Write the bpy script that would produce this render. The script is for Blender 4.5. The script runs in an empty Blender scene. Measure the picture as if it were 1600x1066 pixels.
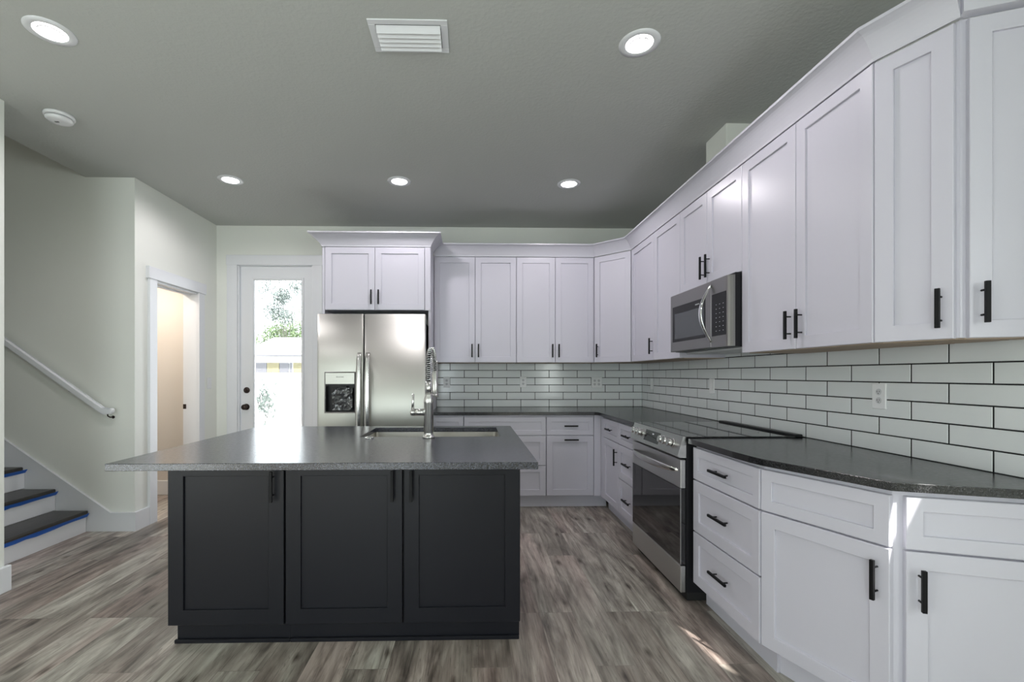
import bpy, bmesh, math, random
from mathutils import Vector, Matrix
S = bpy.context.scene
C = S.collection
PI = math.pi
R = math.radians

# ------------------------------------------------------------------ camera
cam_d = bpy.data.cameras.new('camera')
cam = bpy.data.objects.new('camera', cam_d)
C.objects.link(cam)
cam_d.sensor_width = 36.0
cam_d.lens = 36.0 * 719.1 / 1600.0
cam_d.shift_x = (800 - 752.64) / 1600.0
cam_d.shift_y = (585.3 - 533.0) / 1600.0
cam_d.clip_start = 0.02
cam_d.clip_end = 300
cam.location = (0, 0, 1.2675)
cam.rotation_euler = (R(90), 0, -0.0230)
S.camera = cam

# ------------------------------------------------------------------ view
S.view_settings.view_transform = 'Standard'
S.view_settings.look = 'None'
S.view_settings.gamma = 1.0
S.view_settings.use_curve_mapping = False
S.view_settings.exposure = 0.03
S.cycles.use_denoising = True
S.cycles.max_bounces = 10
S.cycles.diffuse_bounces = 6
S.cycles.sample_clamp_indirect = 6.0

# ------------------------------------------------------------------ world
w = bpy.data.worlds.new('sky')
S.world = w
w.use_nodes = True
wt = w.node_tree
bg = wt.nodes['Background']
bg.inputs[0].default_value = (0.86, 0.94, 1.0, 1)
bg.inputs[1].default_value = 5.5

def lamp(name, kind, loc, rot, energy, color=(1, 1, 1), **kw):
    d = bpy.data.lights.new(name, kind)
    d.energy = energy
    d.color = color
    for k, v in kw.items():
        setattr(d, k, v)
    o = bpy.data.objects.new(name, d)
    C.objects.link(o)
    o.location = loc
    o.rotation_euler = rot
    return o

XR_ = 1.877
# sun: comes over the camera's right shoulder
SUN_D = Vector((-0.40, 0.95, -0.915)).normalized()
sun = lamp('sun', 'SUN', (3, -6, 8), (0, 0, 0), 15.0, (1.0, 0.97, 0.92), angle=R(0.6))
sun.rotation_euler = SUN_D.to_track_quat('-Z', 'Y').to_euler()
# daylight through the windows behind and to the right of the camera
lamp('daylight_rear_window', 'AREA', (-1.4, -3.12, 1.35), (R(90), 0, 0), 26, (0.86, 1.0, 0.95),
     shape='RECTANGLE', size=1.6, size_y=2.0)
lamp('daylight_right_window', 'AREA', (XR_-0.03, -0.9, 1.5), (0, R(90), 0), 66, (0.93, 1.0, 0.97),
     shape='RECTANGLE', size=1.2, size_y=1.7)
lamp('left_fill_light', 'AREA', (-2.70, -0.4, 0.95), (0, R(-90), 0), 30, (0.95, 1.0, 0.99),  # added fill light, the left wall has no window here
     shape='RECTANGLE', size=1.6, size_y=1.8)
lamp('daylight_portal', 'AREA', (-2.07, 5.12, 1.3), (R(-90), 0, 0), 10, shape='RECTANGLE', size=0.5, size_y=2.0).data.cycles.is_portal = True
# warm lamp of the little room behind the left doorway
lamp('closet_lamp', 'AREA', (-3.35, 4.35, 2.38), (0, 0, 0), 15, (1.0, 0.86, 0.76), shape='DISK', size=0.2)
lamp('stairwell_lamp', 'AREA', (-4.3, 3.3, 4.1), (0, 0, 0), 1.0, (1.0, 0.93, 0.85), shape='DISK', size=0.4)

# ------------------------------------------------------------------ materials
def new_mat(name):
    m = bpy.data.materials.new(name)
    m.use_nodes = True
    nt = m.node_tree
    return m, nt, nt.nodes['Principled BSDF']

def N(nt, t, **inp):
    n = nt.nodes.new(t)
    for k, v in inp.items():
        if k.startswith('_'):
            setattr(n, k[1:], v)
        else:
            key = k.replace('__', ' ')
            n.inputs[key].default_value = v
    return n

def tex_bump(nt, b, scale, strength, dist=0.002, detail=3, stretch=None):
    tc = N(nt, 'ShaderNodeTexCoord')
    src = tc.outputs['Object']
    if stretch:
        mp = N(nt, 'ShaderNodeMapping')
        mp.inputs['Scale'].default_value = stretch
        nt.links.new(src, mp.inputs[0])
        src = mp.outputs[0]
    n = N(nt, 'ShaderNodeTexNoise', Scale=scale, Detail=detail)
    nt.links.new(src, n.inputs['Vector'])
    bp = N(nt, 'ShaderNodeBump', Strength=strength, Distance=dist)
    nt.links.new(n.outputs['Fac'], bp.inputs['Height'])
    nt.links.new(bp.outputs[0], b.inputs['Normal'])
    return n

def plain(name, col, rough=0.5, metal=0.0, bump=None, coat=0.0, spec=0.5):
    m, nt, b = new_mat(name)
    b.inputs['Base Color'].default_value = (*col, 1)
    b.inputs['Roughness'].default_value = rough
    b.inputs['Metallic'].default_value = metal
    b.inputs['Coat Weight'].default_value = coat
    b.inputs['Specular IOR Level'].default_value = spec
    if bump:
        tex_bump(nt, b, *bump)
    return m

def emis(name, col, s):
    m, nt, b = new_mat(name)
    b.inputs['Base Color'].default_value = (*col, 1)
    b.inputs['Emission Color'].default_value = (*col, 1)
    b.inputs['Emission Strength'].default_value = s
    return m

M = {}
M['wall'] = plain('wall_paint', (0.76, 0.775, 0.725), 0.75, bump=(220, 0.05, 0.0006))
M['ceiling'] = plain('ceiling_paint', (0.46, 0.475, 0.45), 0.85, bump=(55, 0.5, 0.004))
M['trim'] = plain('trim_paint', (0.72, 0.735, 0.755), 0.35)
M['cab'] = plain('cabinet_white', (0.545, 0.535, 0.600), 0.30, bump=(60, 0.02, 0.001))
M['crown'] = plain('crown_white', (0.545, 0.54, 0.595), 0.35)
M['black_paint'] = plain('charcoal_paint', (0.0065, 0.007, 0.0105), 0.36, bump=(60, 0.03, 0.001), spec=0.28)
M['handle'] = plain('black_metal', (0.005, 0.005, 0.006), 0.5, 0.0, spec=0.2)
M['rawwood'] = plain('raw_wood', (0.42, 0.33, 0.25), 0.7, bump=(30, 0.3, 0.001, 4, (1, 12, 1)))
M['grout'] = plain('dark_grout', (0.006, 0.006, 0.007), 0.9)
M['plastic'] = plain('white_plastic', (0.74, 0.75, 0.76), 0.35)
M['plastic2'] = plain('white_plastic_slots', (0.55, 0.56, 0.58), 0.35)
M['dark'] = plain('dark_void', (0.01, 0.01, 0.01), 0.6)
M['blackgloss'] = plain('black_glass', (0.008, 0.008, 0.009), 0.04, spec=0.8)
M['blackplastic'] = plain('black_plastic', (0.010, 0.010, 0.012), 0.35, spec=0.25)
M['greyglass'] = plain('grey_window_glass', (0.055, 0.06, 0.068), 0.12)
M['bronze'] = plain('dark_bronze', (0.06, 0.045, 0.04), 0.35, 0.9)
M['chrome'] = plain('chrome', (0.80, 0.80, 0.80), 0.08, 1.0)
M['nickel'] = plain('brushed_nickel', (0.64, 0.63, 0.62), 0.24, 1.0)
M['tape'] = plain('blue_tape', (0.02, 0.13, 0.55), 0.6)
M['film'] = plain('clear_film', (0.05, 0.052, 0.056), 0.14, spec=1.0, bump=(30, 0.7, 0.01, 2))
M['tread'] = plain('tread_cover', (0.030, 0.027, 0.024), 0.33, bump=(14, 0.35, 0.004, 2, (4, 1, 1)))
M['closet'] = plain('closet_paint', (0.62, 0.585, 0.54), 0.8)
M['whiteroof'] = plain('white_roof', (0.8, 0.8, 0.8), 0.7)
M['fence'] = plain('white_fence', (0.8, 0.8, 0.8), 0.6)
M['yellow'] = plain('yellow_panel', (0.15, 0.135, 0.075), 0.7)
M['greywin'] = plain('grey_window', (0.085, 0.085, 0.095), 0.5)
M['patio'] = plain('pale_concrete', (0.62, 0.62, 0.6), 0.8)
M['bark'] = plain('bark', (0.05, 0.045, 0.04), 0.8)
M['leaf'] = plain('leaf_green', (0.085, 0.125, 0.055), 0.6)
M['leaf2'] = plain('leaf_grey_green', (0.085, 0.105, 0.095), 0.6)
M['ink'] = plain('grey_ink', (0.08, 0.08, 0.08), 0.5)
M['ink2'] = plain('grey_rim', (0.30, 0.30, 0.31), 0.5)
M['inkw'] = plain('white_ink', (0.6, 0.62, 0.65), 0.5)
M['diffuser'] = emis('lamp_diffuser', (1.0, 0.97, 0.96), 9.0)
M['reflector'] = plain('reflector_white', (0.9, 0.9, 0.9), 0.3)

def steel(name, col, rough, stretch):
    m, nt, b = new_mat(name)
    b.inputs['Metallic'].default_value = 1.0
    b.inputs['Base Color'].default_value = (*col, 1)
    n = tex_bump(nt, b, 1.0, 0.012, 0.0002, 2, stretch)
    mr = N(nt, 'ShaderNodeMapRange')
    mr.inputs['To Min'].default_value = rough - 0.04
    mr.inputs['To Max'].default_value = rough + 0.06
    nt.links.new(n.outputs['Fac'], mr.inputs['Value'])
    nt.links.new(mr.outputs[0], b.inputs['Roughness'])
    return m
M['steel'] = steel('brushed_steel', (0.58, 0.58, 0.575), 0.30, (3, 3, 500))
M['steel_warm'] = steel('warm_brushed_steel', (0.54, 0.54, 0.50), 0.44, (3, 3, 500))
M['steel_sink'] = steel('sink_steel', (0.62, 0.60, 0.55), 0.30, (2, 2, 2))
M['steel_dark'] = steel('smoky_steel', (0.27, 0.262, 0.258), 0.30, (3, 3, 500))

def tile_mat():
    m, nt, b = new_mat('glazed_tile')
    tc = N(nt, 'ShaderNodeTexCoord')
    n = N(nt, 'ShaderNodeTexNoise', Scale=3.0, Detail=2.0)
    nt.links.new(tc.outputs['Object'], n.inputs['Vector'])
    cr = N(nt, 'ShaderNodeValToRGB')
    cr.color_ramp.elements[0].color = (0.62, 0.65, 0.655, 1)
    cr.color_ramp.elements[1].color = (0.72, 0.74, 0.75, 1)
    nt.links.new(n.outputs['Fac'], cr.inputs[0])
    nt.links.new(cr.outputs[0], b.inputs['Base Color'])
    b.inputs['Roughness'].default_value = 0.13
    n2 = N(nt, 'ShaderNodeTexNoise', Scale=14.0, Detail=1.0)
    nt.links.new(tc.outputs['Object'], n2.inputs['Vector'])
    bp = N(nt, 'ShaderNodeBump', Strength=0.25, Distance=0.002)
    nt.links.new(n2.outputs['Fac'], bp.inputs['Height'])
    nt.links.new(bp.outputs[0], b.inputs['Normal'])
    return m
M['tile'] = tile_mat()

def granite(name, lo, hi, rough, bump=0.12):
    m, nt, b = new_mat(name)
    tc = N(nt, 'ShaderNodeTexCoord')
    v = N(nt, 'ShaderNodeTexVoronoi', Scale=400.0)
    n = N(nt, 'ShaderNodeTexNoise', Scale=420.0, Detail=3.0)
    n3 = N(nt, 'ShaderNodeTexNoise', Scale=70.0, Detail=4.0)
    for q in (v, n, n3):
        nt.links.new(tc.outputs['Object'], q.inputs['Vector'])
    sep = N(nt, 'ShaderNodeSeparateColor')
    nt.links.new(v.outputs['Color'], sep.inputs[0])
    mx = N(nt, 'ShaderNodeMath', _operation='MULTIPLY')
    nt.links.new(sep.outputs[0], mx.inputs[0])
    nt.links.new(n.outputs['Fac'], mx.inputs[1])
    cr = N(nt, 'ShaderNodeValToRGB')
    e = cr.color_ramp.elements
    e[0].position = 0.22; e[0].color = (*lo, 1)
    e[1].position = 0.55; e[1].color = (*hi, 1)
    nt.links.new(mx.outputs[0], cr.inputs[0])
    nt.links.new(cr.outputs[0], b.inputs['Base Color'])
    mr = N(nt, 'ShaderNodeMapRange')
    mr.inputs['To Min'].default_value = rough - 0.08
    mr.inputs['To Max'].default_value = rough + 0.10
    nt.links.new(n3.outputs['Fac'], mr.inputs['Value'])
    nt.links.new(mr.outputs[0], b.inputs['Roughness'])
    bp = N(nt, 'ShaderNodeBump', Strength=bump, Distance=0.002)
    nt.links.new(n3.outputs['Fac'], bp.inputs['Height'])
    nt.links.new(bp.outputs[0], b.inputs['Normal'])
    b.inputs['Specular IOR Level'].default_value = 0.85
    return m
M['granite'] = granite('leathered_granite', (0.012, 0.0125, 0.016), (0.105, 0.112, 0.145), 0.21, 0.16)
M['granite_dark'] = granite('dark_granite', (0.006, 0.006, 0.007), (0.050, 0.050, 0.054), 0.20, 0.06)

def floor_mat():
    m, nt, b = new_mat('plank_floor')
    L = nt.links.new
    tc = N(nt, 'ShaderNodeTexCoord')
    sp = N(nt, 'ShaderNodeSeparateXYZ'); L(tc.outputs['Object'], sp.inputs[0])
    cb = N(nt, 'ShaderNodeCombineXYZ')
    L(sp.outputs['Y'], cb.inputs['X']); L(sp.outputs['X'], cb.inputs['Y'])
    br = N(nt, 'ShaderNodeTexBrick')
    br.offset = 0.37; br.offset_frequency = 3
    br.inputs['Scale'].default_value = 1.0
    br.inputs['Brick Width'].default_value = 1.22
    br.inputs['Row Height'].default_value = 0.18
    br.inputs['Mortar Size'].default_value = 0.0010
    br.inputs['Mortar Smooth'].default_value = 0.3
    br.inputs['Color1'].default_value = (0, 0, 0, 1)
    br.inputs['Color2'].default_value = (1, 1, 1, 1)
    br.inputs['Mortar'].default_value = (0.5, 0.5, 0.5, 1)
    L(cb.outputs[0], br.inputs['Vector'])
    plank = N(nt, 'ShaderNodeRGBToBW'); L(br.outputs['Color'], plank.inputs[0])
    off = N(nt, 'ShaderNodeMath', _operation='MULTIPLY'); off.inputs[1].default_value = 37.0
    L(plank.outputs[0], off.inputs[0])
    # grain coordinates: stretched along Y, shifted from plank to plank
    mp = N(nt, 'ShaderNodeMapping'); mp.inputs['Scale'].default_value = (6.5, 1.0, 1.0)
    L(tc.outputs['Object'], mp.inputs[0])
    av = N(nt, 'ShaderNodeVectorMath', _operation='ADD')
    cz = N(nt, 'ShaderNodeCombineXYZ'); L(off.outputs[0], cz.inputs['Z']); L(off.outputs[0], cz.inputs['Y'])
    L(mp.outputs[0], av.inputs[0]); L(cz.outputs[0], av.inputs[1])
    big = N(nt, 'ShaderNodeTexNoise', Scale=0.95, Detail=4.0, Roughness=0.6, Distortion=1.6)
    L(av.outputs[0], big.inputs['Vector'])
    g1 = N(nt, 'ShaderNodeTexNoise', Scale=2.0, Detail=5.0, Roughness=0.55, Distortion=1.8)
    L(av.outputs[0], g1.inputs['Vector'])
    mp2 = N(nt, 'ShaderNodeMapping'); mp2.inputs['Scale'].default_value = (7.0, 1.3, 1.0)
    L(av.outputs[0], mp2.inputs[0])
    g2 = N(nt, 'ShaderNodeTexNoise', Scale=2.2, Detail=5.0, Roughness=0.6, Distortion=0.4)
    L(mp2.outputs[0], g2.inputs['Vector'])
    cr = N(nt, 'ShaderNodeValToRGB')
    e = cr.color_ramp.elements
    e[0].position = 0.32; e[0].color = (0.075, 0.065, 0.058, 1)
    e[1].position = 0.68; e[1].color = (0.60, 0.575, 0.53, 1)
    k = e.new(0.42); k.color = (0.205, 0.180, 0.163, 1)
    k = e.new(0.54); k.color = (0.385, 0.350, 0.320, 1)
    ad = N(nt, 'ShaderNodeMath', _operation='MULTIPLY_ADD')
    L(big.outputs['Fac'], ad.inputs[0]); ad.inputs[1].default_value = 0.62
    a2 = N(nt, 'ShaderNodeMath', _operation='MULTIPLY'); a2.inputs[1].default_value = 0.38
    L(g1.outputs['Fac'], a2.inputs[0]); L(a2.outputs[0], ad.inputs[2])
    L(ad.outputs[0], cr.inputs[0])
    # fine dark grain lines
    gl = N(nt, 'ShaderNodeValToRGB')
    gl.color_ramp.elements[0].position = 0.33; gl.color_ramp.elements[0].color = (0.42, 0.40, 0.39, 1)
    gl.color_ramp.elements[1].position = 0.50; gl.color_ramp.elements[1].color = (1, 1, 1, 1)
    L(g2.outputs['Fac'], gl.inputs[0])
    mul = N(nt, 'ShaderNodeMix', _data_type='RGBA', _blend_type='MULTIPLY')
    mul.inputs['Factor'].default_value = 0.55
    L(cr.outputs[0], mul.inputs[6]); L(gl.outputs[0], mul.inputs[7])
    # plank tone
    pt = N(nt, 'ShaderNodeValToRGB')
    pt.color_ramp.elements[0].color = (0.70, 0.655, 0.635, 1)
    pt.color_ramp.elements[1].color = (1.22, 1.22, 1.20, 1)
    L(plank.outputs[0], pt.inputs[0])
    mul2 = N(nt, 'ShaderNodeMix', _data_type='RGBA', _blend_type='MULTIPLY')
    mul2.inputs['Factor'].default_value = 1.0
    L(mul.outputs[2], mul2.inputs[6]); L(pt.outputs[0], mul2.inputs[7])
    # knots
    mk = N(nt, 'ShaderNodeMapping'); mk.inputs['Scale'].default_value = (4.3, 1.7, 1)
    L(tc.outputs['Object'], mk.inputs[0])
    vo = N(nt, 'ShaderNodeTexVoronoi', _voronoi_dimensions='2D', Scale=1.0); L(mk.outputs[0], vo.inputs['Vector'])
    kr = N(nt, 'ShaderNodeValToRGB')
    kr.color_ramp.elements[0].position = 0.02; kr.color_ramp.elements[0].color = (0.30, 0.27, 0.25, 1)
    kr.color_ramp.elements[1].position = 0.105; kr.color_ramp.elements[1].color = (1, 1, 1, 1)
    dn = N(nt, 'ShaderNodeMath', _operation='MULTIPLY_ADD'); dn.inputs[1].default_value = 0.12
    L(g2.outputs['Fac'], dn.inputs[0]); 
    sb = N(nt, 'ShaderNodeMath', _operation='SUBTRACT'); sb.inputs[1].default_value = 0.05
    L(vo.outputs['Distance'], sb.inputs[0]); L(sb.outputs[0], dn.inputs[2])
    L(dn.outputs[0], kr.inputs[0])
    mul3 = N(nt, 'ShaderNodeMix', _data_type='RGBA', _blend_type='MULTIPLY')
    mul3.inputs['Factor'].default_value = 1.0
    L(mul2.outputs[2], mul3.inputs[6]); L(kr.outputs[0], mul3.inputs[7])
    # seams
    mix = N(nt, 'ShaderNodeMix', _data_type='RGBA')
    sf = N(nt, 'ShaderNodeMath', _operation='MULTIPLY'); sf.inputs[1].default_value = 0.55
    L(br.outputs['Fac'], sf.inputs[0]); L(sf.outputs[0], mix.inputs['Factor'])
    hn = N(nt, 'ShaderNodeTexNoise', Scale=0.55, Detail=2.0)
    L(av.outputs[0], hn.inputs['Vector'])
    hr = N(nt, 'ShaderNodeValToRGB')
    hr.color_ramp.elements[0].position = 0.40; hr.color_ramp.elements[0].color = (0.975, 1.0, 0.97, 1)
    hr.color_ramp.elements[1].position = 0.62; hr.color_ramp.elements[1].color = (1.06, 0.975, 0.96, 1)
    L(hn.outputs['Fac'], hr.inputs[0])
    mul4 = N(nt, 'ShaderNodeMix', _data_type='RGBA', _blend_type='MULTIPLY')
    mul4.inputs['Factor'].default_value = 1.0
    L(mul3.outputs[2], mul4.inputs[6]); L(hr.outputs[0], mul4.inputs[7])
    # thin dark cracks in the grain
    mp3 = N(nt, 'ShaderNodeMapping'); mp3.inputs['Scale'].default_value = (3.2, 0.85, 1.0)
    L(av.outputs[0], mp3.inputs[0])
    g3 = N(nt, 'ShaderNodeTexNoise', Scale=1.6, Detail=2.0, Roughness=0.5, Distortion=1.2)
    L(mp3.outputs[0], g3.inputs['Vector'])
    ck = N(nt, 'ShaderNodeValToRGB')
    e3 = ck.color_ramp.elements
    e3[0].position = 0.0; e3[0].color = (1, 1, 1, 1); e3[1].position = 1.0; e3[1].color = (1, 1, 1, 1)
    for p_, c_ in ((0.385, 1.0), (0.395, 0.45), (0.405, 1.0), (0.60, 1.0), (0.608, 0.55), (0.616, 1.0)):
        q_ = e3.new(p_); q_.color = (c_, c_, c_, 1)
    L(g3.outputs['Fac'], ck.inputs[0])
    mul5 = N(nt, 'ShaderNodeMix', _data_type='RGBA', _blend_type='MULTIPLY')
    mul5.inputs['Factor'].default_value = 0.8
    L(mul4.outputs[2], mul5.inputs[6]); L(ck.outputs[0], mul5.inputs[7])
    L(mul5.outputs[2], mix.inputs[6]); mix.inputs[7].default_value = (0.06, 0.052, 0.047, 1)
    L(mix.outputs[2], b.inputs['Base Color'])
    b.inputs['Roughness'].default_value = 0.42
    bp = N(nt, 'ShaderNodeBump', Strength=0.25, Distance=0.0015)
    L(g2.outputs['Fac'], bp.inputs['Height']); L(bp.outputs[0], b.inputs['Normal'])
    return m
M['floor'] = floor_mat()

def glass_mat():
    m = bpy.data.materials.new('pane_glass')
    m.use_nodes = True
    nt = m.node_tree
    nt.nodes.clear()
    out = N(nt, 'ShaderNodeOutputMaterial')
    tr = N(nt, 'ShaderNodeBsdfTransparent')
    gl = N(nt, 'ShaderNodeBsdfGlossy', Roughness=0.02)
    fr = N(nt, 'ShaderNodeFresnel', IOR=1.45)
    mx = N(nt, 'ShaderNodeMixShader')
    nt.links.new(fr.outputs[0], mx.inputs[0])
    nt.links.new(tr.outputs[0], mx.inputs[1])
    nt.links.new(gl.outputs[0], mx.inputs[2])
    nt.links.new(mx.outputs[0], out.inputs[0])
    return m
M['glass'] = glass_mat()

# ------------------------------------------------------------------ mesh helpers
class MB:
    def __init__(s):
        s.bm = bmesh.new()
    def box(s, a, b, bev=0.0, seg=1, mat=None):
        x0, y0, z0 = a; x1, y1, z1 = b
        vs = [s.bm.verts.new(p) for p in ((x0,y0,z0),(x1,y0,z0),(x1,y1,z0),(x0,y1,z0),(x0,y0,z1),(x1,y0,z1),(x1,y1,z1),(x0,y1,z1))]
        fs = [s.bm.faces.new([vs[i] for i in q]) for q in ((3,2,1,0),(4,5,6,7),(0,1,5,4),(1,2,6,5),(2,3,7,6),(3,0,4,7))]
        es = list({e for f in fs for e in f.edges})
        if bev > 0:
            r = bmesh.ops.bevel(s.bm, geom=es, offset=bev, segments=seg, affect='EDGES', profile=0.5)
            vs = list({v for f in r['faces'] for v in f.verts})
        if mat is not None:
            bmesh.ops.transform(s.bm, matrix=mat, verts=[v for v in vs if v.is_valid])
        return s
    def prism(s, poly, z0, z1, bev=0.0, seg=2):
        n = len(poly)
        lo = [s.bm.verts.new((p[0], p[1], z0)) for p in poly]
        hi = [s.bm.verts.new((p[0], p[1], z1)) for p in poly]
        fs = [s.bm.faces.new(lo[::-1]), s.bm.faces.new(hi)]
        for i in range(n):
            fs.append(s.bm.faces.new((lo[i], lo[(i+1) % n], hi[(i+1) % n], hi[i])))
        if bev > 0:
            es = list({e for f in fs[:2] for e in f.edges})
            bmesh.ops.bevel(s.bm, geom=es, offset=bev, segments=seg, affect='EDGES', profile=0.5)
        return s
    def xzprism(s, poly, y0, y1):
        a = [s.bm.verts.new((p[0], y0, p[1])) for p in poly]
        b = [s.bm.verts.new((p[0], y1, p[1])) for p in poly]
        s.bm.faces.new(a); s.bm.faces.new(b[::-1])
        n = len(poly)
        for i in range(n):
            s.bm.faces.new((a[(i+1) % n], a[i], b[i], b[(i+1) % n]))
        return s
    def yzprism(s, poly, x0, x1):
        a = [s.bm.verts.new((x0, p[0], p[1])) for p in poly]
        b = [s.bm.verts.new((x1, p[0], p[1])) for p in poly]
        s.bm.faces.new(a); s.bm.faces.new(b[::-1])
        n = len(poly)
        for i in range(n):
            s.bm.faces.new((a[(i+1) % n], a[i], b[i], b[(i+1) % n]))
        return s
    def cyl(s, p0, p1, r0, r1=None, n=24, cap=True):
        r1 = r0 if r1 is None else r1
        p0 = Vector(p0); p1 = Vector(p1)
        d = (p1 - p0)
        q = d.to_track_quat('Z', 'Y')
        rings = []
        for p, r in ((p0, r0), (p1, r1)):
            rings.append([s.bm.verts.new(p + q @ Vector((r*math.cos(2*PI*i/n), r*math.sin(2*PI*i/n), 0))) for i in range(n)])
        for i in range(n):
            f = s.bm.faces.new((rings[0][i], rings[0][(i+1) % n], rings[1][(i+1) % n], rings[1][i])); f.smooth = True
        if cap:
            s.bm.faces.new(rings[0][::-1]); s.bm.faces.new(rings[1])
        return s
    def lathe(s, prof, c=(0,0,0), n=32, axis='Z'):
        rings = []
        for r, h in prof:
            ring = []
            for i in range(n):
                a = 2*PI*i/n
                if axis == 'Z': v = (c[0]+r*math.cos(a), c[1]+r*math.sin(a), c[2]+h)
                elif axis == 'Y': v = (c[0]+r*math.cos(a), c[1]+h, c[2]+r*math.sin(a))
                else: v = (c[0]+h, c[1]+r*math.cos(a), c[2]+r*math.sin(a))
                ring.append(s.bm.verts.new(v))
            rings.append(ring)
        for a, b in zip(rings, rings[1:]):
            for i in range(n):
                f = s.bm.faces.new((a[i], a[(i+1) % n], b[(i+1) % n], b[i])); f.smooth = True
        for rg, fl in ((rings[0], True), (rings[-1], False)):
            s.bm.faces.new(rg[::-1] if fl else rg)
        return s
    def tube(s, pts, r, n=12, cap=True):
        pts = [Vector(p) for p in pts]
        rr = r if isinstance(r, (list, tuple)) else [r]*len(pts)
        rings = []
        t = (pts[1]-pts[0]).normalized()
        up = Vector((0, 0, 1)) if abs(t.z) < 0.9 else Vector((1, 0, 0))
        nrm = t.cross(up).normalized()
        for i, p in enumerate(pts):
            if i == 0: t2 = pts[1]-pts[0]
            elif i == len(pts)-1: t2 = pts[-1]-pts[-2]
            else: t2 = pts[i+1]-pts[i-1]
            t2.normalize()
            nrm = (nrm - t2*nrm.dot(t2)).normalized()
            bn = t2.cross(nrm)
            rings.append([s.bm.verts.new(p + (nrm*math.cos(2*PI*k/n) + bn*math.sin(2*PI*k/n))*rr[i]) for k in range(n)])
        for a, b in zip(rings, rings[1:]):
            for k in range(n):
                f = s.bm.faces.new((a[k], a[(k+1) % n], b[(k+1) % n], b[k])); f.smooth = True
        if cap:
            s.bm.faces.new(rings[0][::-1]); s.bm.faces.new(rings[-1])
        return s
    def rings(s, x0, x1, z0, z1, seq, cap0=True, cap1=True):
        """rectangular rings in the xz plane: seq of (inset, y)"""
        rs = []
        for ins, y in seq:
            rs.append([s.bm.verts.new(p) for p in ((x0+ins,y,z0+ins),(x1-ins,y,z0+ins),(x1-ins,y,z1-ins),(x0+ins,y,z1-ins))])
        for a, b in zip(rs, rs[1:]):
            for i in range(4):
                s.bm.faces.new((a[i], a[(i+1) % 4], b[(i+1) % 4], b[i]))
        if cap0: s.bm.faces.new(rs[0][::-1])
        if cap1: s.bm.faces.new(rs[-1])
        return s
    def shaker(s, x0, x1, z0, z1, fw=0.057, rec=0.010, t=0.02):
        return s.rings(x0, x1, z0, z1, [(0, t), (0, 0.002), (0.002, 0), (fw, 0), (fw+0.0015, 0.0012), (fw+0.0015, rec)])
    def build(s, name, mat, parent=None, world=False, smooth=False):
        bm = s.bm
        bmesh.ops.recalc_face_normals(bm, faces=bm.faces[:])
        if world and parent is not None:
            bm.transform(Matrix(WM[parent.name]).inverted())
        me = bpy.data.meshes.new(name)
        bm.to_mesh(me); bm.free()
        if smooth:
            for p in me.polygons: p.use_smooth = True
        o = bpy.data.objects.new(name, me)
        C.objects.link(o)
        me.materials.append(M[mat] if isinstance(mat, str) else mat)
        if parent is not None:
            o.parent = parent
            WM[o.name] = WM.get(parent.name, Matrix())
        else:
            WM[o.name] = Matrix()
        return o
WM = {}

def tag(o, label=None, cat=None, group=None, kind=None):
    if label: o['label'] = label
    if cat: o['category'] = cat
    if group: o['group'] = group
    if kind: o['kind'] = kind
    return o

def thing(name, label, cat, loc=(0, 0, 0), rz=0.0, group=None):
    o = bpy.data.objects.new(name, None)
    C.objects.link(o)
    o.location = loc
    o.rotation_euler = (0, 0, rz)
    o.empty_display_size = 0.1
    WM[o.name] = Matrix.Translation(loc) @ Matrix.Rotation(rz, 4, 'Z')
    return tag(o, label, cat, group)

def struct(name, mb, mat, label=None):
    o = mb.build(name, mat)
    return tag(o, label, kind='structure')

def copy_tree(o, parent=None):
    c = o.copy()
    C.objects.link(c)
    if parent is not None: c.parent = parent
    for ch in list(o.children):
        copy_tree(ch, c)
    return c

# ------------------------------------------------------------------ key dimensions
XR, YB, XL = 1.877, 5.003, -2.73         # wall faces
XT, YT = 1.869, 4.9954                   # tile faces
HC = 2.867
YREAR = -3.2
ZCT = 0.915

# ------------------------------------------------------------------ setting
mb = MB(); mb.box((-5.8, YREAR-0.1, -0.1), (XR+0.12, YB+0.14, 0.0))
struct('floor', mb, 'floor', 'grey brown wood plank floor')
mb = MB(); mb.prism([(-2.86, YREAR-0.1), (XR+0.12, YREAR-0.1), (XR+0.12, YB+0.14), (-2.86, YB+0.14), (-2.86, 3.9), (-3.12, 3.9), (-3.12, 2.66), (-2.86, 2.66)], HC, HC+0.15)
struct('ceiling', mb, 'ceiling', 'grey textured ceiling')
# back wall with the opening of the glass door
DX0, DX1, DZ = -2.51, -1.70, 2.455
mb = MB()
mb.box((-4.6, YB, 0), (DX0, YB+0.14, HC)); mb.box((DX1, YB, 0), (XR+0.12, YB+0.14, HC)); mb.box((DX0, YB, DZ), (DX1, YB+0.14, HC))
struct('wall_back', mb, 'wall')
# right wall, with a window near the camera (out of the picture)
mb = MB()
mb.box((XR, 1.02, 0), (XR+0.12, YB, HC)); mb.box((XR, YREAR, 0), (XR+0.12, -0.35, HC))
mb.box((XR, -0.35, 0), (XR+0.12, 1.02, 1.45)); mb.box((XR, -0.35, 2.35), (XR+0.12, 1.02, HC))
struct('wall_right', mb, 'wall')
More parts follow.
